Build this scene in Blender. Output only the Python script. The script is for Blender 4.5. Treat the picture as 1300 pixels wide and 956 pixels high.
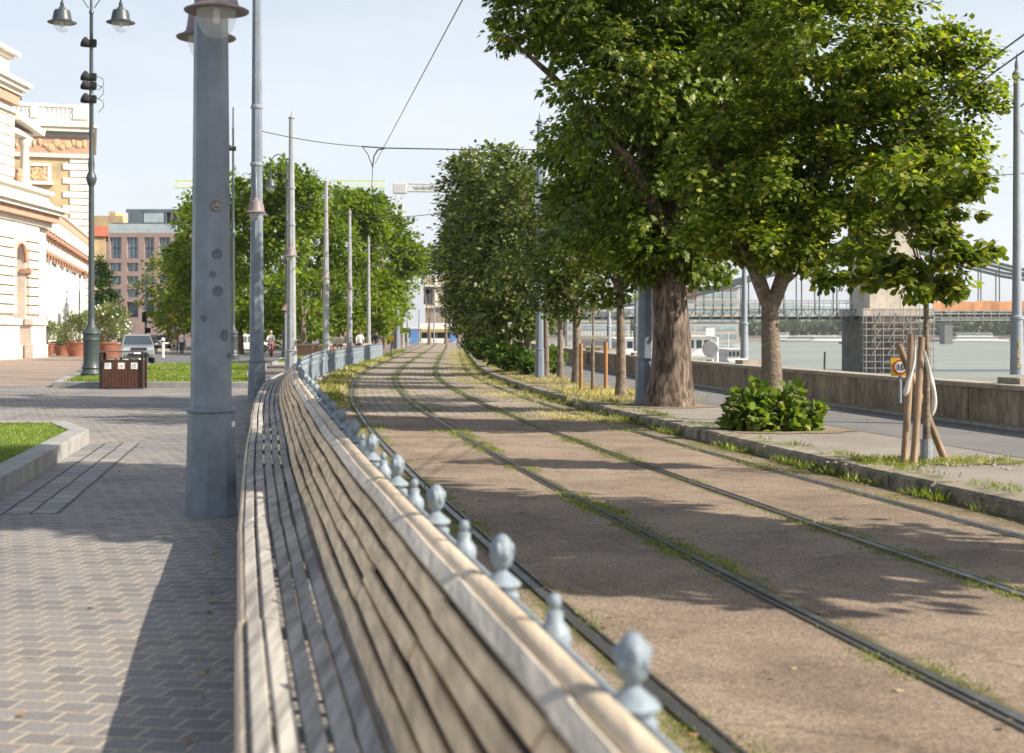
import bpy, bmesh, math, random
import numpy as np
from mathutils import Vector, Matrix, Euler
R = math.radians
random.seed(7); RNG = np.random.default_rng(11)
for o in list(bpy.data.objects): bpy.data.objects.remove(o)
SC = bpy.context.scene; COL = SC.collection
# ------------------------------------------------------------------ camera
EYE = 1.7; F = 1805.6; HOR = 422.0
cam = bpy.data.cameras.new('camera'); co = bpy.data.objects.new('camera', cam); COL.objects.link(co)
co.location = (0, 0, EYE); co.rotation_euler = (R(90), 0, 0)
cam.sensor_width = 36; cam.lens = 50; cam.shift_y = -56/1300; cam.clip_start = .1; cam.clip_end = 6000
cam.dof.use_dof = True; cam.dof.focus_distance = 26; cam.dof.aperture_fstop = 2.6
SC.camera = co
SC.render.resolution_x = 1024; SC.render.resolution_y = 753
# ------------------------------------------------------------------ sky and sun
SUN_EL = 34.6; SX, SY = .94, -.34
w = bpy.data.worlds.new('World'); SC.world = w; w.use_nodes = True
nt = w.node_tree; nt.nodes.clear()
out = nt.nodes.new('ShaderNodeOutputWorld'); bg = nt.nodes.new('ShaderNodeBackground')
sky = nt.nodes.new('ShaderNodeTexSky'); sky.sky_type = 'NISHITA'; sky.sun_disc = False
sky.sun_elevation = R(SUN_EL); sky.sun_rotation = math.atan2(SX, SY)
sky.air_density = 1.0; sky.dust_density = 2.2; sky.ozone_density = 1.0
tc = nt.nodes.new('ShaderNodeTexCoord'); mp = nt.nodes.new('ShaderNodeMapping'); mp.inputs['Scale'].default_value = (1, 1, 4.5)
nz = nt.nodes.new('ShaderNodeTexNoise'); nz.inputs['Scale'].default_value = 2.3; nz.inputs['Detail'].default_value = 7; nz.inputs['Roughness'].default_value = .62
cr = nt.nodes.new('ShaderNodeValToRGB'); cr.color_ramp.elements[0].position = .36; cr.color_ramp.elements[1].position = .72
cr.color_ramp.elements[0].color = (.72, .72, .72, 1); cr.color_ramp.elements[1].color = (1, 1, 1, 1)
mx = nt.nodes.new('ShaderNodeMix'); mx.data_type = 'RGBA'
mx.inputs[7].default_value = (6.9, 7.3, 7.8, 1)
L = nt.links.new
L(tc.outputs['Generated'], mp.inputs['Vector']); L(mp.outputs[0], nz.inputs['Vector']); L(nz.outputs['Fac'], cr.inputs[0])
sp = nt.nodes.new('ShaderNodeSeparateXYZ'); L(tc.outputs['Generated'], sp.inputs[0])
mr = nt.nodes.new('ShaderNodeMapRange'); mr.inputs[1].default_value = .02; mr.inputs[2].default_value = .52; mr.inputs[3].default_value = 1.0; mr.inputs[4].default_value = .2; mr.interpolation_type = 'SMOOTHSTEP'
L(sp.outputs[2], mr.inputs[0]); mm = nt.nodes.new('ShaderNodeMath'); mm.operation = 'MULTIPLY'; L(cr.outputs[0], mm.inputs[0]); L(mr.outputs[0], mm.inputs[1])
L(mm.outputs[0], mx.inputs[0]); L(sky.outputs[0], mx.inputs[6]); L(mx.outputs[2], bg.inputs[0]); L(bg.outputs[0], out.inputs[0])
bg.inputs[1].default_value = .086
sl = bpy.data.lights.new('sun', 'SUN'); sl.energy = 5.0; sl.angle = R(.53); sl.color = (1, .91, .78)
so = bpy.data.objects.new('sun', sl); COL.objects.link(so)
ce = math.cos(R(SUN_EL)); sd = Vector((SX*ce, SY*ce, math.sin(R(SUN_EL))))
so.rotation_euler = sd.to_track_quat('Z', 'Y').to_euler(); so.location = (30, -20, 40)
SC.view_settings.view_transform = 'Standard'; SC.view_settings.look = 'None'; SC.view_settings.gamma = 1; SC.view_settings.exposure = .78
SC.render.engine = 'CYCLES'
SC.cycles.max_bounces = 6; SC.cycles.diffuse_bounces = 3; SC.cycles.glossy_bounces = 2; SC.cycles.transmission_bounces = 4; SC.cycles.transparent_max_bounces = 8
# ------------------------------------------------------------------ helpers
def wx(px, D): return (px-650)*D/F
def wz(py, D): return EYE-(py-HOR)*D/F
def gy(py, z=0): return (EYE-z)*F/(py-HOR)
def at(px, py, D): return Vector((wx(px, D), D, wz(py, D)))
def gp(px, py, z=0):
    D = gy(py, z); return Vector((wx(px, D), D, z))
def tag(o, label=None, cat=None, group=None, kind=None):
    if label: o['label'] = label
    if cat: o['category'] = cat
    if group: o['group'] = group
    if kind: o['kind'] = kind
    return o
def empty(name, loc=(0, 0, 0), rz=0, label=None, cat=None, group=None):
    o = bpy.data.objects.new(name, None); COL.objects.link(o); o.location = loc; o.rotation_euler = (0, 0, rz); o.empty_display_size = .2
    return tag(o, label, cat, group)
def copy_tree(o, parent=None):
    c = o.copy(); COL.objects.link(c); c.parent = parent
    for ch in list(o.children): copy_tree(ch, c)
    return c
class MB:
    def __init__(s): s.v = []; s.f = []; s.m = []; s.uv = None; s.cur = 0
    def add(s, vs, fs):
        b = len(s.v); s.v += [tuple(v) for v in vs]; s.f += [tuple(i+b for i in f) for f in fs]; s.m += [s.cur]*len(fs)
        return s
    def box(s, c, d, rz=0, M=None):
        x, y, z = d[0]/2, d[1]/2, d[2]/2
        vs = [Vector((i*x, j*y, k*z)) for k in (-1, 1) for j in (-1, 1) for i in (-1, 1)]
        if rz: q = Matrix.Rotation(rz, 3, 'Z'); vs = [q @ v for v in vs]
        if M: vs = [M @ v for v in vs]
        c = Vector(c); vs = [v+c for v in vs]
        return s.add(vs, [(0, 2, 3, 1), (4, 5, 7, 6), (0, 1, 5, 4), (2, 6, 7, 3), (0, 4, 6, 2), (1, 3, 7, 5)])
    def tube(s, pts, rad, n=8, cap=True, ph=0):
        pts = [Vector(p) for p in pts]
        if not hasattr(rad, '__len__'): rad = [rad]*len(pts)
        rings = []; up = None
        for i, p in enumerate(pts):
            t = (pts[min(i+1, len(pts)-1)]-pts[max(i-1, 0)]); t = t.normalized() if t.length > 1e-9 else Vector((0, 0, 1))
            if up is None: up = Vector((1, 0, 0)) if abs(t.x) < .8 else Vector((0, 1, 0))
            a = (up-t*up.dot(t)).normalized(); up = a; b = t.cross(a)
            rings.append([p+(a*math.cos(ph+2*math.pi*k/n)+b*math.sin(ph+2*math.pi*k/n))*rad[i] for k in range(n)])
        vs = [v for r in rings for v in r]; fs = []
        for i in range(len(pts)-1):
            for k in range(n):
                k2 = (k+1) % n; fs.append((i*n+k, i*n+k2, (i+1)*n+k2, (i+1)*n+k))
        if cap: fs.append(tuple(range(n-1, -1, -1))); fs.append(tuple((len(pts)-1)*n+k for k in range(n)))
        return s.add(vs, fs)
    def lathe(s, prof, loc=(0, 0, 0), n=16, ph=0, M=None):
        loc = Vector(loc); vs = []; fs = []
        for r, z in prof:
            for k in range(n):
                a = ph+2*math.pi*k/n; v = Vector((r*math.cos(a), r*math.sin(a), z))
                if M: v = M @ v
                vs.append(v+loc)
        for i in range(len(prof)-1):
            for k in range(n):
                k2 = (k+1) % n; fs.append((i*n+k, i*n+k2, (i+1)*n+k2, (i+1)*n+k))
        if prof[0][0] > 1e-4: fs.append(tuple(range(n-1, -1, -1)))
        if prof[-1][0] > 1e-4: fs.append(tuple((len(prof)-1)*n+k for k in range(n)))
        return s.add(vs, fs)
    def ball(s, c, r, n=8, m=6, M=None):
        if not hasattr(r, '__len__'): r = (r, r, r)
        pr = [(math.sin(math.pi*i/m), -math.cos(math.pi*i/m)) for i in range(m+1)]
        S = Matrix.Diagonal(r)
        if M: S = M @ S
        pr[0] = (1e-5, -1); pr[-1] = (1e-5, 1)
        return s.lathe(pr, c, n, 0, S)
    def prism(s, poly, z0, z1):
        n = len(poly); vs = [(p[0], p[1], z0) for p in poly]+[(p[0], p[1], z1) for p in poly]
        return s.add(vs, [tuple(range(n-1, -1, -1)), tuple(range(n, 2*n))]+[(i, (i+1) % n, n+(i+1) % n, n+i) for i in range(n)])
    def build(s, name, mat, parent=None, smooth=False, bevel=0):
        me = bpy.data.meshes.new(name); me.from_pydata(s.v, [], s.f)
        for m in (mat if isinstance(mat, (list, tuple)) else [mat]): me.materials.append(m)
        if isinstance(mat, (list, tuple)): me.polygons.foreach_set('material_index', s.m)
        if s.uv: 
            ul = me.uv_layers.new(name='UVMap'); flat = []
            for l in me.loops: flat += list(s.uv[l.vertex_index])
            ul.data.foreach_set('uv', flat)
        me.update()
        bm = bmesh.new(); bm.from_mesh(me); bmesh.ops.recalc_face_normals(bm, faces=bm.faces) if len(s.f) < 60000 and not s.uv else None; bm.to_mesh(me); bm.free()
        o = bpy.data.objects.new(name, me); COL.objects.link(o)
        if parent: o.parent = parent
        if smooth:
            me.polygons.foreach_set('use_smooth', [True]*len(me.polygons))
            try: me.set_sharp_from_angle(angle=R(smooth if smooth > 1 else 40))
            except Exception: pass
        if bevel:
            b = o.modifiers.new('bevel', 'BEVEL'); b.width = bevel; b.segments = 2; b.limit_method = 'ANGLE'
        return o
# ---- materials
def nodes(name):
    m = bpy.data.materials.new(name); m.use_nodes = True; t = m.node_tree; t.nodes.clear()
    o = t.nodes.new('ShaderNodeOutputMaterial'); p = t.nodes.new('ShaderNodeBsdfPrincipled'); t.links.new(p.outputs[0], o.inputs[0])
    return m, t, p, o
def N(t, k, **kw):
    n = t.nodes.new(k)
    for a, b in kw.items():
        if a.startswith('_'): setattr(n, a[1:], b)
        else:
            key = int(a[1:]) if a[0] == 'i' and a[1:].isdigit() else a.replace('_', ' ')
            n.inputs[key].default_value = b
    return n
def ramp(t, fac, stops):
    n = t.nodes.new('ShaderNodeValToRGB'); e = n.color_ramp.elements
    while len(e) < len(stops): e.new(.5)
    for i, (p, c) in enumerate(stops):
        e[i].position = p; e[i].color = (c, c, c, 1) if not hasattr(c, '__len__') else (*c, 1)
    t.links.new(fac, n.inputs[0]); return n
def mixc(t, fac, a, b, mode='MIX'):
    n = t.nodes.new('ShaderNodeMix'); n.data_type = 'RGBA'; n.blend_type = mode
    for i, v in ((0, fac), (6, a), (7, b)):
        if hasattr(v, 'is_linked'): t.links.new(v, n.inputs[i])
        else: n.inputs[i].default_value = v if i == 0 or len(v) == 4 else (*v, 1)
    return n.outputs[2]
def mth(t, op, a, b=0.0, clamp=False):
    n = t.nodes.new('ShaderNodeMath'); n.operation = op; n.use_clamp = clamp
    for i, v in ((0, a), (1, b)):
        if hasattr(v, 'is_linked'): t.links.new(v, n.inputs[i])
        else: n.inputs[i].default_value = v
    return n.outputs[0]
def vary(name, col, rough=.6, var=.18, sc=6, bump=.0, bsc=None, metal=0, spec=.4, col2=None, fine=40, finev=.1, stretch=(1, 1, 1), space='Object'):
    m, t, p, o = nodes(name); tcn = N(t, 'ShaderNodeTexCoord'); mpn = N(t, 'ShaderNodeMapping', Scale=stretch); t.links.new(tcn.outputs[space], mpn.inputs[0])
    a = N(t, 'ShaderNodeTexNoise', Scale=sc, Detail=6.0, Roughness=.6); t.links.new(mpn.outputs[0], a.inputs[0])
    b = N(t, 'ShaderNodeTexNoise', Scale=fine, Detail=4.0); t.links.new(mpn.outputs[0], b.inputs[0])
    c2 = col2 or tuple(c*(1-var*1.6) for c in col); c1 = tuple(min(1, c*(1+var*.7)) for c in col)
    r = ramp(t, a.outputs[0], [(.3, c2), (.7, c1)])
    r2 = ramp(t, b.outputs[0], [(.3, 1-finev*1.6), (.7, 1+finev)])
    t.links.new(mixc(t, 1.0, r.outputs[0], r2.outputs[0], 'MULTIPLY'), p.inputs['Base Color'])
    rr = ramp(t, a.outputs[0], [(.3, min(1, rough+.12)), (.7, max(.05, rough-.1))]); t.links.new(rr.outputs[0], p.inputs['Roughness'])
    p.inputs['Metallic'].default_value = metal; p.inputs['Specular IOR Level'].default_value = spec
    if bump:
        bn = N(t, 'ShaderNodeBump', Strength=bump, Distance=.02)
        if bsc: b2 = N(t, 'ShaderNodeTexNoise', Scale=bsc, Detail=5.0); t.links.new(mpn.outputs[0], b2.inputs[0]); t.links.new(b2.outputs[0], bn.inputs['Height'])
        else: t.links.new(b.outputs[0], bn.inputs['Height'])
        t.links.new(bn.outputs[0], p.inputs['Normal'])
    return m
def leafmat(name, dark, light, trans=.35, yellow=None):
    m, t, p, o = nodes(name); g = N(t, 'ShaderNodeNewGeometry')
    st = [(0, dark), (.75, light)]
    if yellow: st.append((.97, yellow))
    r = ramp(t, g.outputs['Random Per Island'], st)
    tcn = N(t, 'ShaderNodeTexCoord'); a = N(t, 'ShaderNodeTexNoise', Scale=.55, Detail=3.0); t.links.new(tcn.outputs['Object'], a.inputs[0])
    r2 = ramp(t, a.outputs[0], [(.35, .75), (.65, 1.2)])
    c = mixc(t, 1.0, r.outputs[0], r2.outputs[0], 'MULTIPLY')
    t.links.new(c, p.inputs['Base Color']); p.inputs['Roughness'].default_value = .42; p.inputs['Specular IOR Level'].default_value = .35
    tr = N(t, 'ShaderNodeBsdfTranslucent'); c2 = mixc(t, 1.0, c, (1.5, 1.6, .5, 1), 'MULTIPLY'); t.links.new(c2, tr.inputs[0])
    ms = N(t, 'ShaderNodeMixShader', i0=trans); t.links.new(p.outputs[0], ms.inputs[1]); t.links.new(tr.outputs[0], ms.inputs[2]); t.links.new(ms.outputs[0], o.inputs[0])
    return m
def glassmat(name, col=(.9, .93, .92), a=.35, rough=.08):
    m, t, p, o = nodes(name); p.inputs['Base Color'].default_value = (*col, 1); p.inputs['Roughness'].default_value = rough
    p.inputs['Alpha'].default_value = a; p.inputs['Specular IOR Level'].default_value = .7
    return m
M = {}
M['polegrey'] = vary('pole blue grey paint', (.19, .225, .265), .45, .14, 2.2, .12, 60, spec=.5, fine=9, finev=.07)
M['poleligh'] = vary('pole pale grey paint', (.33, .345, .36), .5, .12, 2.5, .1, 50, fine=9, finev=.08)
M['polewall'] = vary('pole mid grey paint', (.27, .3, .34), .5, .12, 2.5, .1, 50)
M['irondark'] = vary('dark green grey cast iron', (.055, .07, .075), .42, .15, 5, .15, 50, spec=.5)
M['fence'] = vary('pale blue grey painted iron', (.235, .285, .325), .5, .16, 7, .15, 60)
M['lampcap'] = vary('mauve brown lamp hood', (.25, .2, .205), .5, .12, 5)
M['glass'] = glassmat('lamp glass', (.85, .88, .86), .2); M['white'] = vary('white paint', (.78, .78, .76), .5, .06, 3)
M['wire'] = vary('wire', (.03, .03, .035), .6, .1, 4)
M['steel'] = vary('worn rail steel', (.23, .22, .21), .38, .2, 8, metal=.85)
M['railgap'] = vary('rail groove dirt', (.05, .042, .035), .9, .3, 8)
M['black'] = vary('black rubber', (.02, .02, .022), .8, .1, 5)
M['stone'] = vary('grey granite kerb', (.36, .355, .34), .85, .16, 3, .5, 70, fine=120, finev=.18)
M['kerbold'] = vary('old mossy kerb', (.33, .28, .21), .95, .3, 4, .8, 25, fine=60, finev=.25, col2=(.1, .1, .06))
M['dirt'] = vary('dry earth with dead leaves', (.3, .22, .14), .95, .3, 4, .6, 30, fine=30, finev=.35)
M['bark'] = vary('light grey bark', (.22, .175, .13), .92, .28, 6, .9, 14, fine=25, finev=.25, stretch=(1, 1, 1.6))
M['barkold'] = vary('deeply furrowed chestnut bark', (.21, .16, .122), .95, .45, 5, 1.0, 10, fine=14, finev=.5, stretch=(1, 1, .28))
M['stake'] = vary('raw peeled stake wood', (.36, .25, .165), .8, .25, 6, .3, fine=20, finev=.2, stretch=(1, 1, .15))
M['post'] = vary('orange wooden post', (.4, .21, .085), .75, .2, 5, .2, stretch=(1, 1, .2))
M['cloth'] = vary('white tree tie cloth', (.6, .59, .54), .9, .1, 8)
# ---- the curve of the tramway: u across (to the right of the second rail), s along
PY = [-30, -10, 0, 7, 9.25, 15.9, 22.6, 27.7, 35.7, 47, 55.8, 69, 106, 150, 200, 260, 340]
PX = [9.2, 5.4, 3.45, 2.07, 1.64, .43, -.7, -1.46, -2.6, -3.84, -4.6, -5.35, -6.9, -8.6, -10.8, -13.5, -17]
SS = np.arange(-24, 300, .5); XX = np.interp(SS, PY, PX)
kk = np.exp(-.5*(np.arange(-10, 11)*.5/2.2)**2); kk /= kk.sum()
XP = np.interp(np.arange(-29, 305, .5), PY, PX); XX = np.convolve(XP, kk, 'same')[10:10+len(SS)]
DX = np.gradient(XX, SS)
def P(s, u, z=0.0):
    x = np.interp(s, SS, XX); d = np.interp(s, SS, DX); l = math.sqrt(1+d*d)
    return Vector((x+u/l, s-u*d/l, z))
def ang(s): return -math.atan(float(np.interp(s, SS, DX)))     # rotation about z that turns +Y along the track
def srange(a, b, st=1.0):
    n = max(1, int(round((b-a)/st))); return [a+(b-a)*i/n for i in range(n+1)]
def ribbon(u0, u1, a, b, z=0.0, st=1.0, nu=1):
    m = MB(); m.uv = []; ss = srange(a, b, st); vs = []; fs = []
    fu0 = u0 if callable(u0) else (lambda s: u0); fu1 = u1 if callable(u1) else (lambda s: u1)
    for s in ss:
        for k in range(nu+1):
            u = fu0(s)+(fu1(s)-fu0(s))*k/nu; vs.append(P(s, u, z)); m.uv.append((u, s))
    for i in range(len(ss)-1):
        for k in range(nu): q = i*(nu+1)+k; fs.append((q, q+1, q+nu+2, q+nu+1))
    return m.add(vs, fs)
def sweep(prof, a, b, st=1.0, closed=True):
    m = MB(); ss = srange(a, b, st); n = len(prof); vs = [P(s, u, z) for s in ss for u, z in prof]; fs = []
    for i in range(len(ss)-1):
        for k in range(n if closed else n-1): k2 = (k+1) % n; fs.append((i*n+k, i*n+k2, (i+1)*n+k2, (i+1)*n+k))
    if closed: fs.append(tuple(range(n))); fs.append(tuple((len(ss)-1)*n+k for k in range(n-1, -1, -1)))
    return m.add(vs, fs)
def fast_mesh(name, V, Fq, mat, parent=None):
    """V (n,3) floats, Fq (m,k) ints"""
    me = bpy.data.meshes.new(name); n, k = Fq.shape
    me.vertices.add(len(V)); me.vertices.foreach_set('co', np.asarray(V, np.float32).ravel())
    me.loops.add(n*k); me.loops.foreach_set('vertex_index', Fq.astype(np.int32).ravel())
    me.polygons.add(n); me.polygons.foreach_set('loop_start', np.arange(0, n*k, k, dtype=np.int32))
    me.materials.append(mat); me.update(calc_edges=True); me.validate()
    o = bpy.data.objects.new(name, me); COL.objects.link(o)
    if parent: o.parent = parent
    return o
def nrm(a): return a/np.maximum(np.linalg.norm(a, axis=1, keepdims=True), 1e-9)
def leaf_hex(Pp, A, Nn, Ln, Wd, fold=.15):
    A = nrm(A); S = nrm(np.cross(A, Nn)); Nn = np.cross(S, A); n = len(Pp); Ln = Ln.reshape(-1, 1); Wd = Wd.reshape(-1, 1)
    pts = [(0, 0, 0), (.18, .42, -.5), (.52, .5, -1), (1, 0, -.6), (.52, -.5, -1), (.18, -.42, -.5)]
    V = np.stack([Pp+A*Ln*a+S*Wd*b+Nn*Wd*fold*c for a, b, c in pts], 1).reshape(-1, 3); return V, np.arange(n*6).reshape(-1, 6)
def leaf_quads(Pp, A, Nn, Ln, Wd, fold=.25):
    """diamond leaves: base points, axis, normal, length, width"""
    A = nrm(A); S = nrm(np.cross(A, Nn)); Nn = np.cross(S, A); n = len(Pp)
    Ln = Ln.reshape(-1, 1); Wd = Wd.reshape(-1, 1)
    v0 = Pp; v2 = Pp+A*Ln; mid = Pp+A*Ln*.55
    v1 = mid+S*Wd*.5-Nn*Wd*fold; v3 = mid-S*Wd*.5-Nn*Wd*fold
    V = np.stack([v0, v1, v2, v3], 1).reshape(-1, 3); Fq = np.arange(n*4).reshape(-1, 4)
    return V, Fq
# ------------------------------------------------------------------ ground materials
def sett_mat(name, c1, c2, joint, rot=10, bw=.2, rh=.18, jw=.02, bump=.8, moss=None, uv=False):
    m, t, p, o = nodes(name); tcn = N(t, 'ShaderNodeTexCoord'); mpn = N(t, 'ShaderNodeMapping'); mpn.inputs['Rotation'].default_value = (0, 0, R(rot))
    t.links.new(tcn.outputs['UV' if uv else 'Object'], mpn.inputs[0])
    wn = N(t, 'ShaderNodeTexNoise', Scale=2.6, Detail=4.0); t.links.new(mpn.outputs[0], wn.inputs[0])
    sb = N(t, 'ShaderNodeVectorMath', _operation='MULTIPLY_ADD'); sb.inputs[1].default_value = (.05, .035, 0)
    t.links.new(wn.outputs['Color'], sb.inputs[0]); t.links.new(mpn.outputs[0], sb.inputs[2])
    b = N(t, 'ShaderNodeTexBrick', Scale=1.0, Mortar_Size=jw, Mortar_Smooth=.35, Bias=0.0, Brick_Width=bw, Row_Height=rh); b.offset = .5
    b.inputs['Color1'].default_value = (*c1, 1); b.inputs['Color2'].default_value = (*c2, 1); b.inputs['Mortar'].default_value = (*joint, 1)
    t.links.new(sb.outputs[0], b.inputs['Vector'])
    n1 = N(t, 'ShaderNodeTexNoise', Scale=.5, Detail=5.0); t.links.new(mpn.outputs[0], n1.inputs[0])
    n2 = N(t, 'ShaderNodeTexNoise', Scale=45.0, Detail=4.0); t.links.new(mpn.outputs[0], n2.inputs[0])
    r1 = ramp(t, n1.outputs[0], [(.3, (.7, .72, .77)), (.5, (.98, .97, .97)), (.7, (1.15, 1.09, 1.0))]); r2 = ramp(t, n2.outputs[0], [(.3, .8), (.7, 1.14)])
    c = mixc(t, 1., b.outputs[0], r1.outputs[0], 'MULTIPLY'); c = mixc(t, 1., c, r2.outputs[0], 'MULTIPLY')
    t.links.new(c, p.inputs['Base Color']); p.inputs['Roughness'].default_value = .72; p.inputs['Specular IOR Level'].default_value = .3
    h = mth(t, 'SUBTRACT', mth(t, 'MULTIPLY', n2.outputs[0], .25), b.outputs['Fac'])
    bn = N(t, 'ShaderNodeBump', Strength=bump, Distance=.012); t.links.new(h, bn.inputs['Height']); t.links.new(bn.outputs[0], p.inputs['Normal'])
    return m
M['setts'] = sett_mat('grey granite setts', (.175, .172, .17), (.255, .245, .232), (.42, .37, .3), bw=.19, rh=.165, jw=.011)
M['channel'] = sett_mat('gutter setts', (.22, .22, .22), (.3, .3, .29), (.07, .065, .06), rot=0, bw=.3, rh=.24, jw=.014)
M['redroad'] = sett_mat('reddish road setts', (.27, .2, .165), (.33, .255, .21), (.3, .26, .22), rot=30, bw=.3, rh=.2, jw=.03)
def bed_mat(name, slabs):
    m, t, p, o = nodes(name); tcn = N(t, 'ShaderNodeTexCoord'); sx = N(t, 'ShaderNodeSeparateXYZ'); t.links.new(tcn.outputs['UV'], sx.inputs[0]); U = sx.outputs[0]
    n1 = N(t, 'ShaderNodeTexNoise', Scale=.45, Detail=6.0, Roughness=.6); n2 = N(t, 'ShaderNodeTexVoronoi', Scale=75.0); n3 = N(t, 'ShaderNodeTexNoise', Scale=55.0, Detail=8.0, Roughness=.8)
    for n in (n1, n2, n3): t.links.new(tcn.outputs['Object'], n.inputs[0])
    if slabs: base = ramp(t, n1.outputs[0], [(.3, (.3, .25, .2)), (.7, (.42, .36, .295))])
    else: base = ramp(t, n1.outputs[0], [(.3, (.195, .148, .112)), (.5, (.265, .208, .158)), (.7, (.305, .243, .183))])
    sp = ramp(t, n2.outputs['Color'], [(.1, (.45, .45, .47)), (.85, (1.55, 1.5, 1.4))])
    c = mixc(t, .75 if not slabs else .4, base.outputs[0], mixc(t, 1., base.outputs[0], sp.outputs[0], 'MULTIPLY'))
    r3 = ramp(t, n3.outputs[0], [(.3, .7), (.7, 1.25)]); c = mixc(t, 1., c, r3.outputs[0], 'MULTIPLY')
    hh = n3.outputs[0]
    # worn stains, dark repair bands and fine cracks
    ns = N(t, 'ShaderNodeTexNoise', Scale=1.1, Detail=9.0, Roughness=.7, Distortion=.6); t.links.new(tcn.outputs['Object'], ns.inputs[0]); rs = ramp(t, ns.outputs[0], [(.4, .78), (.52, 1.), (.66, 1.08)]); c = mixc(t, 1., c, rs.outputs[0], 'MULTIPLY')
    if not slabs:
        nd = N(t, 'ShaderNodeTexNoise', Scale=2.0, Detail=4.0); t.links.new(tcn.outputs['Object'], nd.inputs[0]); vm = N(t, 'ShaderNodeVectorMath', _operation='MULTIPLY_ADD'); vm.inputs[1].default_value = (.7, .7, 0); t.links.new(nd.outputs['Color'], vm.inputs[0]); t.links.new(tcn.outputs['Object'], vm.inputs[2])
        vo = N(t, 'ShaderNodeTexVoronoi', Scale=.42, _feature='DISTANCE_TO_EDGE'); t.links.new(vm.outputs[0], vo.inputs['Vector']); rc = ramp(t, vo.outputs['Distance'], [(0.0, .45), (.006, .6), (.009, 1.)]); c = mixc(t, .4, c, mixc(t, 1., c, rc.outputs[0], 'MULTIPLY'))
    if slabs:
        mpn = N(t, 'ShaderNodeMapping'); t.links.new(tcn.outputs['UV'], mpn.inputs[0]); mpn.inputs['Location'].default_value = (-.14, 0, 0)
        b = N(t, 'ShaderNodeTexBrick', Scale=1.0, Mortar_Size=.014, Mortar_Smooth=.2, Brick_Width=.2, Row_Height=.2); b.offset = 0
        b.inputs['Color1'].default_value = (1, 1, 1, 1); b.inputs['Color2'].default_value = (.86, .86, .86, 1); b.inputs['Mortar'].default_value = (.5, .48, .42, 1)
        t.links.new(mpn.outputs[0], b.inputs['Vector']); c = mixc(t, 1., c, b.outputs[0], 'MULTIPLY')
    # moss and dirt along the four rails: depends on distance across the track
    nm = N(t, 'ShaderNodeTexNoise', Scale=1.6, Detail=8.0, Roughness=.75); t.links.new(tcn.outputs['Object'], nm.inputs[0])
    tot = None
    for u in RAILS:
        d = mth(t, 'ABSOLUTE', mth(t, 'SUBTRACT', U, u)); d = mth(t, 'SUBTRACT', 1.0, mth(t, 'DIVIDE', d, .3 if slabs else .21), True)
        tot = d if tot is None else mth(t, 'MAXIMUM', tot, d)
    k = mth(t, 'DIVIDE', mth(t, 'SUBTRACT', U, 2.6), .8, True) if True else None
    tot = mth(t, 'MAXIMUM', tot, mth(t, 'MULTIPLY', k, .65))
    kl = mth(t, 'DIVIDE', mth(t, 'SUBTRACT', -1.5, U), .7, True); tot = mth(t, 'MAXIMUM', tot, mth(t, 'MULTIPLY', kl, .6))
    mk = ramp(t, mth(t, 'ADD', tot, mth(t, 'SUBTRACT', nm.outputs[0], .5)), [(.42, 0.), (.74, 1.)])
    nq = N(t, 'ShaderNodeTexNoise', Scale=7.0, Detail=5.0); t.links.new(tcn.outputs['Object'], nq.inputs[0])
    ms = ramp(t, nq.outputs[0], [(.35, (.12, .085, .045)), (.55, (.1, .105, .035)), (.7, (.24, .18, .08))])
    c = mixc(t, mk.outputs[0], c, ms.outputs[0])
    t.links.new(c, p.inputs['Base Color']); p.inputs['Roughness'].default_value = .88; p.inputs['Specular IOR Level'].default_value = .25
    bn = N(t, 'ShaderNodeBump', Strength=.55, Distance=.01); t.links.new(hh, bn.inputs['Height']); t.links.new(bn.outputs[0], p.inputs['Normal'])
    return m
RAILS = (-1.435, 0, 1.6, 3.035)
M['bed'] = bed_mat('red brown stone mastic', False); M['slabs'] = bed_mat('small concrete slabs', True)
M['asph'] = vary('grey footway asphalt', (.29, .26, .225), .9, .14, .7, .4, 60, fine=90, finev=.2)
M['asph2'] = vary('cool grey path asphalt', (.19, .188, .182), .9, .12, .7, .4, 60, fine=90, finev=.18)
M['roadas'] = vary('road asphalt', (.15, .155, .165), .85, .15, .3, .2, 60)
M['land'] = vary('town ground', (.22, .19, .16), .9, .2, .2)
M['concw'] = vary('weathered board marked concrete', (.34, .275, .2), .93, .3, 1.6, .5, 30, fine=7, finev=.22, col2=(.17, .135, .1), stretch=(1, 1, .5))
M['coping'] = vary('pale concrete coping', (.42, .37, .3), .9, .2, 3, .3, fine=40, finev=.2)
# ------------------------------------------------------------------ setting
def wallu(s): return 9.12
land = [tuple(P(s, 9.12)[:2]) for s in srange(-20, 290, 5)]
mb = MB(); mb.prism([(-900, -40)]+[(land[0][0], -40)]+land+[(-60, 700), (-60, 1400), (-900, 1400)], -9, -.012)
tag(mb.build('ground', M['land']), kind='structure')
mb = MB(); mb.add([(-3000, -60, -9.5), (3000, -60, -9.5), (3000, 5500, -9.5), (-3000, 5500, -9.5)], [(0, 1, 2, 3)]); tag(mb.build('riverbed_ground', M['land']), kind='structure')
# lower quay with stone edge
mb = MB(); lq = [tuple(P(s, 9.12)[:2]) for s in srange(-20, 290, 5)]+[(-50, 600), (-45, 1300), (10, 1300), (0, 600)]+[tuple(P(s, 24)[:2]) for s in srange(290, -20, 10)]
mb.prism(lq, -9, -4.2); tag(mb.build('lower_quay', M['stone']), kind='structure')
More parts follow.
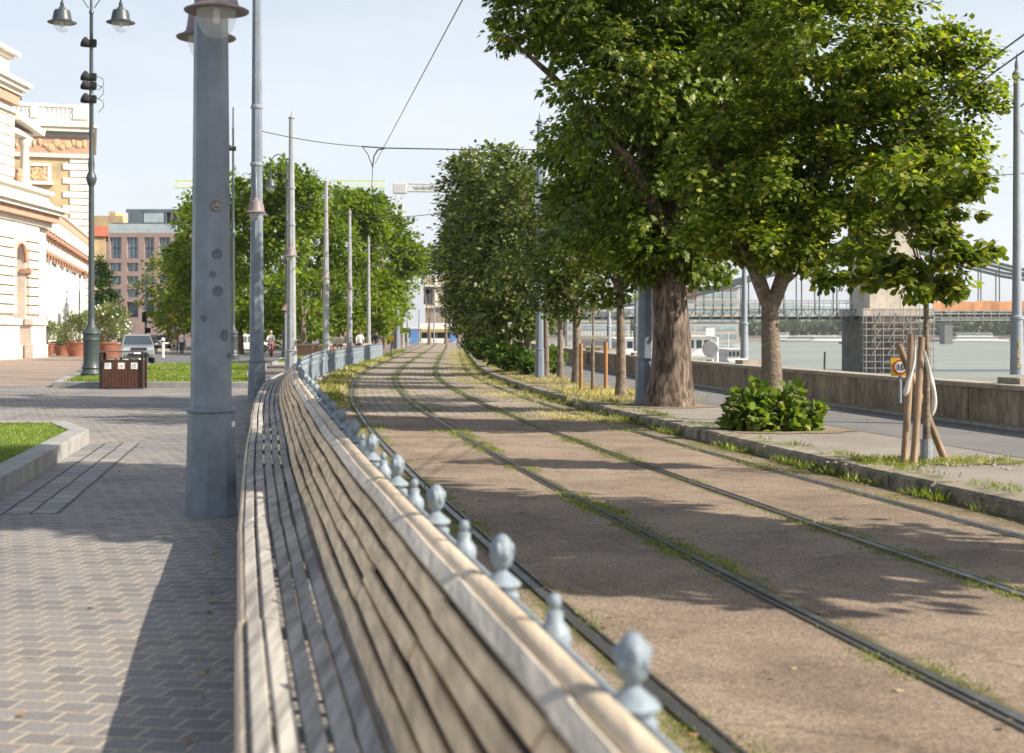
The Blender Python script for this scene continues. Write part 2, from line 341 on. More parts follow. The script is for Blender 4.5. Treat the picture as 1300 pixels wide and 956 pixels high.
# river
m, t, p, o = nodes('green brown river water'); p.inputs['Roughness'].default_value = .3; p.inputs['Specular IOR Level'].default_value = .35
tcn = N(t, 'ShaderNodeTexCoord'); mpn = N(t, 'ShaderNodeMapping', Scale=(.12, .55, 1)); t.links.new(tcn.outputs['Object'], mpn.inputs[0])
a = N(t, 'ShaderNodeTexNoise', Scale=1.0, Detail=6.0, Roughness=.65); t.links.new(mpn.outputs[0], a.inputs[0])
a2 = N(t, 'ShaderNodeTexNoise', Scale=.06, Detail=3.0); t.links.new(mpn.outputs[0], a2.inputs[0])
r = ramp(t, a2.outputs[0], [(.35, (.17, .19, .14)), (.65, (.25, .27, .2))]); t.links.new(r.outputs[0], p.inputs['Base Color'])
bn = N(t, 'ShaderNodeBump', Strength=.9, Distance=.5); t.links.new(a.outputs[0], bn.inputs['Height']); t.links.new(bn.outputs[0], p.inputs['Normal'])
WZ = -5.6
mb = MB(); mb.add([(-60, -60, WZ), (3000, -60, WZ), (3000, 5000, WZ), (-60, 5000, WZ)], [(0, 1, 2, 3)]); tag(mb.build('river_water', m), kind='structure')
# pavements on the left
tag(ribbon(-60, -2.42, -12, 62, 0.0, 2.0, 8).build('sett_pavement', M['setts']), kind='structure')
mb = MB(); A = [gp(-260, 500), gp(66, 489), gp(100, 470), gp(128, 459), gp(128, 449), gp(-320, 455)]
mb.add([(v.x, v.y, .004) for v in A], [tuple(range(6))]); tag(mb.build('red_sett_road', M['redroad']), kind='structure')
mb = MB(); A = [gp(100, 472), gp(190, 463.5), gp(338, 459), gp(420, 447), gp(330, 437), gp(232, 434), gp(190, 429), gp(128, 431), gp(110, 450)]
mb.add([(v.x, v.y, .008) for v in A], [tuple(range(len(A)))]); tag(mb.build('road', M['roadas']), kind='structure')
# tram bed
tag(ribbon(-2.42, 3.6, -12, 29, .0, .5, 1).build('tram_bed', M['bed']), kind='structure')
tag(ribbon(-2.42, 3.6, 29, 250, .0, 1, 1).build('slab_tram_bed', M['slabs']), kind='structure')
# rails
rl = ['leftmost rail, closest to the long bench', 'second rail from the left, its groove full of moss', 'third rail from the left, thin and bright', 'fourth rail, beside the mossy kerb']
for i, u in enumerate(RAILS):
    g = empty('tram_rail', P(20, u), 0, 'steel grooved tram rail, '+rl[i], 'rail', 'tram rails sunk in the paving')
    sg = 1 if i % 2 == 0 else -1     # groove towards the inside of the track
    h = sweep([(u-.03, .002), (u+.03, .002), (u+.028, .014), (u-.028, .014)], -12, 250, 1).build('rail_head', M['steel'], g); h.matrix_parent_inverse = Matrix.Translation(-g.location)
    c = u+sg*.046
    h = sweep([(c-.017, .0015), (c+.017, .0015), (c+.017, .005), (c-.017, .005)], -12, 250, 1).build('rail_groove', M['railgap'], g); h.matrix_parent_inverse = Matrix.Translation(-g.location)
    c = u+sg*.073
    h = sweep([(c-.011, .0015), (c+.011, .0015), (c+.009, .012), (c-.009, .012)], -12, 250, 1).build('rail_lip', M['steel'], g); h.matrix_parent_inverse = Matrix.Translation(-g.location)
# kerb on the right: single worn stones
mb = MB(); s = -12
while s < 240:
    l = 1.0 if s < 80 else 3; j = random.uniform(-.012, .012); dz = random.uniform(-.012, .012); g = .012
    a, b = s+g, s+l-g
    pr = [(3.6+j, -.05), (3.6+j, .125+dz), (3.64+j, .158+dz), (3.9+j*.5, .16+dz), (3.9+j*.5, -.05)]
    va = [P(a, *q) for q in pr]; vb = [P(b, *q) for q in pr]; n = 5
    mb.add(va+vb, [(0, 1, 2, 3, 4), (9, 8, 7, 6, 5)]+[(i, i+5, (i+1) % 5+5, (i+1) % 5) for i in range(5)]); s += l
tag(mb.build('kerb', M['kerbold']), kind='structure')
tag(sweep([(3.9, .0), (3.9, .148), (8.45, .148), (8.45, .0)], -12, 240, 2).build('footway', M['asph']), kind='structure')
tag(ribbon(6.05, 8.45, -12, 34, .153, 1).build('path', M['asph2']), kind='structure')
tag(ribbon(5.9, 8.45, 34, 240, .153, 1).build('far_path', M['asph2']), kind='structure')
tag(ribbon(3.92, 5.7, 33, 150, .157, 1).build('earth_verge', M['dirt']), kind='structure')
tag(sweep([(8.45, 0), (8.45, .2), (8.66, .21), (8.66, 0)], -12, 240, 2).build('wall_foot_kerb', M['coping']), kind='structure')
g = empty('river_wall', P(30, 8.85), 0, 'long low brown concrete parapet wall between the footway and the river', 'wall')
def sub(o, g): o.matrix_parent_inverse = Matrix.Translation(-g.location); return o
mb = MB(); s = -12
while s < 238:
    a, b = s+.015, s+2.5-.015; j = random.uniform(-.008, .008); pr = [(8.66+j, .1), (8.66+j, .77), (9.1, .77), (9.1, .1)]
    mb.add([P(a, *q) for q in pr]+[P(b, *q) for q in pr], [(0, 1, 2, 3), (7, 6, 5, 4)]+[(i, i+4, (i+1) % 4+4, (i+1) % 4) for i in range(4)]); s += 2.5
sub(mb.build('wall_panels', M['concw'], g), g)
sub(sweep([(8.68, .1), (8.68, .765), (9.08, .765), (9.08, .1)], -12, 238, 2).build('wall_core', M['concw'], g), g)
sub(sweep([(8.61, .773), (8.6, .83), (8.62, .85), (9.16, .85), (9.18, .83), (9.18, .773)], -12, 238, 1).build('coping', M['coping'], g), g)
g = empty('wall_pier', P(65, 8.9, .15), 0, 'square concrete pier standing above the river wall behind the sapling frame', 'pillar')
mb = MB(); mb.box((0, 0, .42), (.7, .9, .84)); mb.build('pier_body', M['concw'], g); mb = MB(); mb.box((0, 0, .883), (.8, 1.0, .08)); mb.build('pier_cap', M['coping'], g)
# lawns with kerbs
M['grass'] = vary('mown grass', (.15, .21, .035), .95, .25, 1.2, .5, 60, fine=40, finev=.35, col2=(.1, .17, .025))
def lawn(name, pts, kh=.16, kw=.22):
    n = len(pts); c = Vector((sum(p[0] for p in pts)/n, sum(p[1] for p in pts)/n))
    mb = MB(); inner = []
    for i in range(n):
        a = Vector(pts[i]); b0 = Vector(pts[i-1]); b1 = Vector(pts[(i+1) % n])
        d0 = (a-b0).normalized(); d1 = (b1-a).normalized(); n0 = Vector((-d0.y, d0.x)); n1 = Vector((-d1.y, d1.x)); bi = (n0+n1).normalized(); k = kw/max(.3, bi.dot(n0))
        if (c-a).dot(bi) < 0: bi = -bi
        inner.append(a+bi*k)
    vs = [(p[0], p[1], -.02) for p in pts]+[(p[0], p[1], kh) for p in pts]+[(p.x, p.y, kh) for p in inner]+[(p.x, p.y, -.02) for p in inner]; fs = []
    for i in range(n):
        j = (i+1) % n; fs += [(i, j, n+j, n+i), (n+i, n+j, 2*n+j, 2*n+i), (2*n+i, 2*n+j, 3*n+j, 3*n+i)]
    mb.add(vs, fs); tag(mb.build(name+'_kerb', M['stone'], bevel=.012), kind='structure')
    mb = MB(); mb.prism([(p.x, p.y) for p in inner], -.02, kh-.03); tag(mb.build(name, M['grass']), kind='structure')
    return [(p.x, p.y) for p in inner]
K1 = [gp(113, 563), gp(0, 634), gp(-160, 735), gp(-400, 735), gp(-400, 549), gp(0, 551), gp(85, 551)]
L1 = lawn('near_lawn', [(p.x, p.y) for p in K1], .22, .3)
K2 = [gp(66, 492), gp(330, 493), gp(322, 480), gp(338, 468), gp(300, 464), gp(190, 466), gp(90, 482)]
L2 = lawn('long_lawn', [(p.x, p.y) for p in K2], .18, .3)
K3 = [gp(345, 463), gp(425, 462), gp(425, 449), gp(366, 450)]
L3 = lawn('far_lawn', [(p.x, p.y) for p in K3], .12, .25)
# gutter setts along near lawn kerb
a, b = gp(113, 564), gp(-30, 654); d = (b-a).normalized(); nn = Vector((d.y, -d.x, 0))
if nn.x < 0: nn = -nn
mb = MB(); mb.uv = []; q = [a-d*.1, b, b+nn*.75, a+nn*.75-d*.1]
mb.add([(v.x, v.y, .004) for v in q], [(0, 1, 2, 3)]); mb.uv = [(0, 0), (10, 0), (10, .72), (0, .72)]
M['channel2'] = sett_mat('gutter setts by the lawn', (.25, .245, .24), (.33, .32, .3), (.07, .065, .06), rot=0, bw=.42, rh=.24, jw=.016, uv=True)
Lw = (b-a).length; mb.uv = [(0, 0), (Lw, 0), (Lw, .72), (0, .72)]
tag(mb.build('gutter', M['channel2']), kind='structure')

# ------------------------------------------------------------------ the long bench
M['seatw'] = vary('weathered grey seat boards', (.43, .4, .355), .8, .28, 3.5, .2, 30, fine=26, finev=.28, stretch=(1, .05, 1), col2=(.24, .23, .21))
M['backw'] = vary('sun bleached beige boards', (.9, .68, .43), .75, .14, 2.2, .12, 30, fine=22, finev=.2, stretch=(1, .05, 1), col2=(.72, .53, .33))
M['topw'] = vary('silver grey top board', (.64, .57, .47), .78, .16, 2.5, .3, 30, fine=18, finev=.14, stretch=(1, .05, 1))
M['capw'] = vary('cream worn rail wood', (.62, .52, .39), .6, .18, 2.5, .3, 30, fine=14, finev=.14, stretch=(1, .06, 1), col2=(.42, .33, .23))
UF = -2.495
def uoff(s): return float(np.interp(s, [-12, 20, 38, 56, 93], [0, 0, -.3, -.25, .35]))
BAY = 1.56; S0 = 3.7-BAY*5; SB = S0+BAY*35     # bench ends near s = 50
def BP(s, u, z): return P(s, UF+uoff(s)-u, z)
def board(mb, s0, s1, c, jit=.004, nseg=2):
    """c: list of (u,z) section corners, straight board between its two joints"""
    a, b = s0+.003, s1-.003; n = len(c); rings = []
    e0 = [random.uniform(-jit, jit) for _ in range(2)]; e1 = [random.uniform(-jit, jit) for _ in range(2)]; em = random.uniform(-jit, jit)*1.2
    for i in range(nseg+1):
        f = i/nseg
        A = [BP(a, u+e0[0], z+e0[1]) for u, z in c]; B = [BP(b, u+e1[0], z+e1[1]) for u, z in c]
        rings += [A[k].lerp(B[k], f)+Vector((0, 0, em*math.sin(math.pi*f))) for k in range(n)]
    fs = [tuple(range(n)), tuple(nseg*n+k for k in range(n-1, -1, -1))]
    for i in range(nseg):
        for k in range(n): k2 = (k+1) % n; fs.append((i*n+k, (i+1)*n+k, (i+1)*n+k2, i*n+k2))
    mb.add(rings, fs)
def slab2(p0, p1, th):
    (u0, z0), (u1, z1) = p0, p1; d = Vector((u1-u0, z1-z0)).normalized(); nx = Vector((-d.y, d.x))
    if nx.y > 0: nx = -nx
    b = .006; A = Vector(p0); B = Vector(p1)
    return [tuple(A+d*b), tuple(B-d*b), tuple(B+nx*b), tuple(B+nx*th), tuple(A+nx*th), tuple(A+nx*b)]
bench = empty('long_bench', BP(10, .4, 0), 0, 'very long curving slatted wooden bench with beige back and grey seat beside the track', 'bench')
seatp = [((.43, .418), (.496, .422)), ((.516, .424), (.582, .43)), ((.602, .432), (.667, .441)), ((.687, .443), (.757, .455)), ((.776, .457), (.838, .452))]
backp = [((.206, .819), (.241, .761)), ((.253, .741), (.287, .683)), ((.297, .664), (.324, .606)), ((.335, .582), (.367, .525)), ((.38, .503), (.416, .448))]
nb = int(round((SB-S0)/BAY)); smb, bmb, tmb, cmb, fmb = MB(), MB(), MB(), MB(), MB()
for k in range(nb):
    a = S0+k*BAY; b = a+BAY
    if k % 2 == 1 and k+2 <= nb or k == 0:
        e = a+BAY*(2 if k else 1)
        for q in seatp: board(smb, a, e, slab2(*q, .032), .006, 4)
        board(fmb, a, e, [(.846, .448), (.862, .44), (.878, .39), (.874, .34), (.85, .34), (.848, .4)], .006, 4)
    for q in backp: board(bmb, a, b, slab2(*q, .03), .008)
    board(tmb, a, b, slab2((.143, .876), (.199, .84), .024), .006)
    board(cmb, a, b, [(.048, .85), (.046, .87), (.058, .884), (.082, .889), (.106, .885), (.122, .872), (.128, .852), (.112, .838)], .003)
def pw(o): return sub(o, bench)
pw(smb.build('seat', M['seatw'], bench)); pw(bmb.build('backrest', M['backw'], bench)); pw(tmb.build('top_board', M['topw'], bench))
pw(cmb.build('hand_rail', M['capw'], bench, smooth=50)); pw(fmb.build('front_edge', M['capw'], bench, smooth=40))
smb = MB()
for k in range(nb): board(smb, S0+k*BAY, S0+(k+1)*BAY, [(.37, .3), (.41, .3), (.41, .415), (.37, .415)], .002)
pw(smb.build('sun_block_beam', M['seatw'], bench))  # added beam, blocks sunlight that would leak out under the backrest
lmb = MB()
for k in range(nb): board(lmb, S0+k*BAY-.002, S0+(k+1)*BAY+.002, [(.165, .80), (.2, .735), (.25, .657), (.29, .578), (.335, .5), (.375, .43), (.365, .425), (.325, .495), (.28, .572), (.24, .652), (.19, .73), (.155, .795)], .0)
pw(lmb.build('gap_shade_lining', M['irondark'], bench))  # added dark sheet behind the slats, stands for shade in the gaps
for k in range(nb+1):
    s = S0+k*BAY; mb = MB(); w_ = .02
    def leg(c, w=.02):
        rings = [BP(s-w, u, z) for u, z in c]+[BP(s+w, u, z) for u, z in c]; n = len(c)
        mb.add(rings, [tuple(range(n)), tuple(range(2*n-1, n-1, -1))]+[(i, n+i, n+(i+1) % n, (i+1) % n) for i in range(n)])
    leg([(.44, .39), (.83, .415), (.83, .37), (.44, .345)]); leg([(.77, .375), (.81, .375), (.83, 0), (.78, 0)]); leg([(.07, .84), (.14, .84), (.165, .8), (.28, .58), (.40, .39), (.42, .0), (.36, 0), (.34, .38), (.22, .58)])
    pw(mb.build('iron_support', M['fence'], bench))
# ------------------------------------------------------------------ railing
rail = empty('iron_railing', BP(20, 0, 0), 0, 'pale blue grey cast iron railing with knobbed finials between the bench and the tram track', 'railing')
def rw(o): return sub(o, rail)
SE = 93
def bend(prof, a, b, st=BAY/2):
    m = MB(); ss = srange(a, b, st); n = len(prof); vs = [BP(s, u, z) for s in ss for u, z in prof]; fs = []
    for i in range(len(ss)-1):
        for k in range(n): k2 = (k+1) % n; fs.append((i*n+k, (i+1)*n+k, (i+1)*n+k2, i*n+k2))
    fs += [tuple(range(n)), tuple((len(ss)-1)*n+k for k in range(n-1, -1, -1))]
    m.add(vs, fs); return m
rw(bend([(-.02, .79), (.02, .79), (.025, .83), (0, .845), (-.025, .83)], S0, SE).build('top_rail', M['fence'], rail))
rw(bend([(-.015, .6), (.015, .6), (.015, .63), (-.015, .63)], S0, SE).build('middle_rail', M['fence'], rail))
rw(bend([(-.02, .12), (.02, .12), (.02, .16), (-.02, .16)], S0, SE).build('bottom_rail', M['fence'], rail))
rw(bend([(-.12, -.02), (.12, -.02), (.12, .07), (-.12, .07)], S0, SE).build('plinth', M['coping'], rail))
s = S0
while s < SE:
    bal = MB()
    for q in range(1, 8 if s < 40 else 12):
        if s > 40 and q == 6: continue
        c = BP(s+BAY*q/(8 if s < 40 else 12), 0, 0); bal.tube([c+Vector((0, 0, .16)), c+Vector((0, 0, .79))], .011, 5)
    a, b = BP(s+.04, 0, .7), BP(s+BAY-.04, 0, .7); bal.tube([a, b], .009, 4)
    for q in range(4): c = BP(s+BAY*(q+.5)/4, 0, .71); bal.tube([c+Vector((.0, .07*math.cos(t*.785), .07*math.sin(t*.785))) for t in range(9)], .009, 4)
    rw(bal.build('railing_panel', M['fence'], rail)); s += BAY
big = [(.052, .795), (.06, .812), (.056, .826), (.042, .834), (.044, .84), (.063, .847), (.066, .856), (.058, .866), (.04, .88), (.026, .892), (.016, .9), (.02, .908), (.032, .92), (.038, .94), (.04, .965), (.036, .988), (.027, 1.006), (.014, 1.02), (.001, 1.024)]
small = [(.03, .795), (.046, .815), (.05, .84), (.045, .862), (.032, .88), (.025, .888), (.026, .912), (.02, .918), (.012, .922), (.019, .932), (.022, .945), (.017, .96), (.001, .968)]
mbb = MB()
for r_, z_ in ():
    pass
mbb.lathe([(r, z) for r, z in big], n=12)
for k in range(8):           # leaf knuckles of the bud
    a = k*math.pi/4; mbb.ball((.033*math.cos(a), .033*math.sin(a), .956+.02*(k % 2)), (.013, .013, .022), 6, 5)
mbb.lathe([(.075, 0), (.075, .03), (.05, .06), (.034, .14), (.034, .6), (.05, .64), (.04, .68), (.036, .795)], n=10)
bf = mbb.build('railing_post', M['fence'], rail, smooth=50)
mbs = MB(); mbs.lathe(small, n=12); sf = mbs.build('finial', M['fence'], rail, smooth=50)
k = 0; s = S0; first = True
while s < SE:
    for pro, ds in ((bf, 0), (sf, BAY/2)):
        o = pro if first else pro.copy()
        if not first: COL.objects.link(o)
        o.parent = rail; o.matrix_parent_inverse = Matrix.Translation(-rail.location); o.location = BP(s+ds, 0, 0); o.rotation_euler = (0, 0, random.uniform(0, 1))
    first = False; s += BAY; k += 1

# ------------------------------------------------------------------ tram poles with lamps
def lamp_head(parent, loc, sc=1.0, globe=True, mat='lampcap'):
    """hooded lantern, rim at z=0"""
    g = MB(); pr = [(.0, .5), (.035, .5), (.04, .42), (.03, .4), (.06, .38), (.075, .33), (.15, .3), (.17, .22), (.185, .1), (.2, .045), (.24, .02), (.29, .0), (.285, -.012), (.2, .01), (.16, .03)]
    g.lathe([(r*sc, z*sc) for r, z in reversed(pr)], n=20); o = g.build('lamp_hood', M[mat], parent, smooth=40); o.location = loc
    g = MB(); g.lathe([(r*sc, z*sc) for r, z in [(.001, -.255), (.06, -.25), (.11, -.215), (.15, -.15), (.175, -.07), (.18, .0)]], n=20); q = g.build('lamp_glass', M['glass'], o, smooth=60)
    g = MB(); g.lathe([(r*sc, z*sc) for r, z in [(.001, -.12), (.03, -.11), (.03, 0), (.02, .02)]], n=10); g.build('bulb', M['white'], o, smooth=60)
    return o
def octo(mb, prof): mb.lathe(prof, n=8, ph=math.pi/8+R(9))
def tram_pole(loc, rz, H, mat, label, lamps=(.6, 1.0), base_r=.24, top_r=.07, group='octagonal tram poles with hooded lamps', stickers=False, lampz=4.58):
    g = empty('tram_pole', loc, rz, label, 'tram pole', group)
    mb = MB(); octo(mb, [(base_r, -.03), (base_r*.985, .2), (base_r*.9, .955)]); mb.build('pole_base', M[mat], g)
    mb = MB(); mb.lathe([(base_r*.93, .955), (base_r*.98, .965), (base_r*.98, .99), (base_r*.9, 1.0)], n=24); mb.build('base_ring', M[mat], g, smooth=40)
    k = base_r*.8; mb = MB(); octo(mb, [(k, .99), (k*.82, 4.7), (top_r*1.15, H*.8), (top_r, H-.35)]); mb.build('shaft', M[mat], g)
    mb = MB(); mb.lathe([(top_r*1.2, H-.36), (top_r*1.35, H-.33), (top_r*1.2, H-.3), (top_r*.7, H-.27), (.02, H-.22), (.028, H-.17), (.001, H)], n=10); mb.build('spike', M[mat], g, smooth=40)
    if lamps:
        off, sc = lamps
        mb = MB()
        for sg in (-1, 1):
            mb.tube([(0, sg*.1, lampz+.9), (0, sg*off*.6, lampz+1.02), (0, sg*off*.95, lampz+.92), (0, sg*off, lampz+.5)], .022, 6)
            mb.tube([(0, sg*.1, lampz+.45), (0, sg*off*.5, lampz+.7), (0, sg*off*.7, lampz+.98)], .014, 6)
        mb.build('lamp_arm', M[mat], g, smooth=60)
        for sg in (-1, 1): lamp_head(g, (0, sg*off, lampz), sc)
    for z in (5.9, 7.35):
        if z < H-.5: mb = MB(); q = k*(.82-.3*(z-4.7)/max(1, H-4.7)); mb.lathe([(q, z), (q*1.12, z+.02), (q*1.12, z+.08), (q, z+.1)], n=12); mb.build('wire_band', M['polewall'], g)
    if stickers:
        for (px, py, r, mm) in ((267, 260, .055, 'steel'), (269, 369, .05, 'stick'), (268, 322, .05, 'stick'), (275, 425, .055, 'stick'), (262, 348, .03, 'stick'), (252, 404, .03, 'stick'), (285, 452, .03, 'stick'), (293, 540, .03, 'white')):
            zz = wz(py, 13.1); rr = (.216 if zz < .95 else .19-(zz-1)*.0092)*.925; mb = MB()
            Mx = Matrix.Rotation(R(90), 3, 'X'); mb.lathe([(r, 0), (r, .006)] if mm != 'steel' else [(r, 0), (r, .012), (r*.85, .014), (r*.6, .008), (.001, .016)], n=16, M=Mx)
            th = math.asin(max(-.85, min(.85, (wx(px, 13.1)-loc[0])/rr)))
            # snap onto the octagon face
            step = R(45); ph0 = R(9)-R(90); best = round((th)/step-R(9)/step)*step+R(9)
            c, s_ = math.sin(best), -math.cos(best); ap = rr
            tx = (wx(px, 13.1)-loc[0])-ap*c
            M['stick'] = M.get('stick') or vary('faded dark sticker', (.125, .145, .17), .7, .2, 8)
            o = mb.build('medallion' if mm == 'steel' else 'sticker', M[mm], g); o.rotation_euler = (0, 0, best); 
            o.location = (c*(ap+.003)+math.cos(best)*max(-.05, min(.05, tx)), s_*(ap+.003)+math.sin(best)*max(-.05, min(.05, tx)), zz)
    return g
tp = [(wx(268, 13.3), 13.3), (wx(326, 36), 36.), (wx(370, 56.2), 56.2), (wx(414, 79), 79.), (wx(444, 99), 99.), (wx(468, 126), 126.)]
tlab = ['thick blue grey octagonal pole with round stickers, nearest the camera beside the bench', 'tall blue grey pole behind the nearest pole, taking the span wire over the track', 'pale grey spiked pole where the bench bends out of sight', 'pale grey spiked pole, second beyond the end of the bench', 'pale grey spiked pole, next to last along the railing', 'pale grey spiked pole, last and shortest looking, near the end of the railing']
for i, (x, y) in enumerate(tp):
    tram_pole((x, y, 0), R(16.5) if i == 0 else ang(y), [11.5, 12.5, 10.5, 10.4, 10.4, 10.4][i], 'polegrey' if i < 2 else 'poleligh', tlab[i], (.6, 1.0) if i == 0 else (.42, .95), stickers=(i == 0), base_r=.24 if i < 2 else .25, lampz=4.58 if i == 0 else 4.7, top_r=.1)
# poles at the kerb on the right
pr = tram_pole(P(34.5, float(0)+0, .0)*0+Vector((wx(820, 30.8), 30.8, .15)), 0, 10.6, 'polegrey', 'blue grey pole close behind the trunk of the big chestnut', None, base_r=.27*.9, top_r=.09)
pr = tram_pole((wx(685, 48), 48, .15), 0, 9.0, 'polegrey', 'grey pole standing in the bushes, its spiked top clear of the trees', None, base_r=.17, top_r=.09)
mb = MB(); mb.box((-.02, -.14, 6.1), (.26, .18, .5)); mb.build('switch_box', M['poleligh'], pr)
# river side lamp poles on the wall
def river_pole(px, D, label, H=6.1):
    s = D; c = Vector((wx(px, D), D, .55)); g = empty('river_lamp_pole', c, ang(s), label, 'lamp pole', 'lamp poles on the river wall')
    mb = MB(); mb.box((.16, 0, -1.9), (.62, .75, 4.6)); mb.build('pole_plinth', M['coping'], g)
    mb = MB(); mb.lathe([(.12, .45), (.11, .5), (.098, 1.35), (.115, 1.37), (.115, 1.41), (.08, 1.44), (.068, 2.5), (.055, H-1.0), (.075, H-.98), (.075, H-.9), (.03, H-.84), (.04, H-.78), (.001, H-.55)], n=16); mb.build('pole_shaft', M['polewall'], g, smooth=35)
    mb = MB(); z = H-1.0; mb.tube([(.05, 0, z), (.9, 0, z), (1.0, 0, z-.1)], .02, 6)
    for c0, r0 in ((.3, .17), (.26, .3)):
        mb.tube([(.08+c0*.8+r0*math.cos(a), 0, z-.3-(.0 if r0 < .2 else .35)+r0*math.sin(a)) for a in [i*.4 for i in range(13)]], .014, 5)
    mb.build('scroll_arm', M['irondark'], g)
    return lamp_head(g, (1.0, 0, z-.5), .8)
river_pole(1291, 23.6, 'grey lamp pole on the river wall at the right edge, graffiti on its lower part', 6.35)
river_pole(945, 38.5, 'grey lamp pole on the river wall between the big chestnut and the linden')
river_pole(808, 53, 'grey lamp pole on the river wall left of the thick chestnut trunk')
river_pole(773, 62, 'small grey lamp pole on the river wall behind the staked sapling')
# yellow graffiti scrawl on the right pole
mb = MB(); c = Vector((wx(1291, 23.6), 23.6, 0)); M['yel'] = vary('yellow paint', (.65, .55, .02), .6, .1, 5)
for j in range(7):
    mb.tube([(c.x-.035+.07*random.random(), c.y-.108, 1.12+j*.07+random.uniform(-.02, .05)) for _ in range(4)], .007, 4)
o = mb.build('graffiti', M['yel']); rp = [x for x in COL.objects if x.name == 'river_lamp_pole'][0]; o.parent = rp; o.matrix_parent_inverse = (Matrix.Translation(rp.location) @ Matrix.Rotation(rp.rotation_euler.z, 4, 'Z')).inverted()
# ------------------------------------------------------------------ trees
M['lf_ches'] = leafmat('chestnut leaf', (.035, .07, .006), (.14, .195, .018), .45, (.32, .33, .05))
M['lf_lind'] = leafmat('linden leaf', (.04, .08, .006), (.2, .25, .022), .5, (.4, .4, .07))
M['lf_dark'] = leafmat('dark silver backed leaf', (.022, .045, .007), (.1, .13, .022), .34, (.26, .27, .1))
M['lf_park'] = leafmat('park tree leaf', (.055, .1, .008), (.185, .25, .022), .46, (.22, .27, .04))
M['lf_bush'] = leafmat('bright green shrub leaf', (.07, .12, .02), (.18, .25, .05), .4, (.28, .3, .05))
M['lf_olea'] = leafmat('oleander leaf', (.09, .13, .04), (.2, .25, .09), .3, (.5, .45, .38))
M['lf_con'] = leafmat('cypress foliage', (.03, .06, .02), (.06, .1, .03), .1)
M['blade'] = leafmat('weed blades', (.1, .15, .02), (.22, .27, .045), .35, (.42, .36, .12))
M['dry'] = leafmat('dry straw weeds', (.3, .27, .1), (.5, .43, .19), .3, (.68, .62, .42))
M['lawnb'] = leafmat('lawn blades', (.12, .18, .025), (.23, .3, .05), .35, (.38, .37, .12))
def rand_dir(n): return nrm(RNG.normal(size=(n, 3)))
def crown(lobes, dens, leaf, kind='quad', clump_r=.45, flat=.6, droop=.25, inner=.45, per=60):
    """lobes: (cx,cy,cz,rx,ry,rz). returns V, F and clump centres"""
    Vs = []; cs = []
    for (cx, cy, cz, rx, ry, rz) in lobes:
        area = 4*math.pi*((rx*ry)**1.6/3+(rx*rz)**1.6/3+(ry*rz)**1.6/3)**(1/1.6)
        nc = max(4, int(area*dens)); d = rand_dir(nc); rr = RNG.uniform(inner**2, 1.0, nc)**.5
        c = np.array([cx, cy, cz])+d*rr[:, None]*np.array([rx, ry, rz])*RNG.uniform(.88, 1.06, (nc, 1))
        n = nc*per; ci = np.repeat(np.arange(nc), per); cr = clump_r*RNG.uniform(.55, 1.35, nc)
        off = rand_dir(n)*(RNG.uniform(0, 1, n)**.5)[:, None]*cr[ci][:, None]; off[:, 2] *= flat
        p = c[ci]+off
        outw = nrm((p-np.array([cx, cy, cz]))/np.array([rx, ry, rz])); 
        ax = nrm(off/cr[ci][:, None]*.6+outw*.6+rand_dir(n)*.55+np.array([0, 0, -droop])); nn = nrm(outw*.45+np.array([0, 0, .75])+rand_dir(n)*.5)
        Ln = leaf*RNG.uniform(.65, 1.25, n)
        Vs.append((p, ax, nn, Ln)); cs += [Vector(x) for x in c[rr > .75][:60]]
    p, ax, nn, Ln = [np.concatenate([v[i] for v in Vs]) for i in range(4)]
    if kind == 'round': V, Fq = leaf_hex(p, ax, nn, Ln, Ln*.95, .16)
    elif kind == 'quad': V, Fq = leaf_quads(p, ax, nn, Ln, Ln*.82, .12)
    elif kind == 'long': V, Fq = leaf_quads(p, ax, nn, Ln, Ln*.26, .1)
    elif kind == 'chest':
        A = nrm(ax); S = nrm(np.cross(A, nn)); N2 = np.cross(S, A); P_, A_, N_, L_, W_ = [], [], [], [], []
        for th, k in ((-1.35, .6), (-.65, .85), (0, 1.), (.65, .85), (1.35, .6)):
            a = A*math.cos(th)+S*math.sin(th)-N2*.3; P_.append(p); A_.append(a); N_.append(N2+a*.2); L_.append(Ln*k); W_.append(Ln*k*.42)
        V, Fq = leaf_quads(np.concatenate(P_), np.concatenate(A_), np.concatenate(N_), np.concatenate(L_), np.concatenate(W_), .15)
    return V, Fq, cs
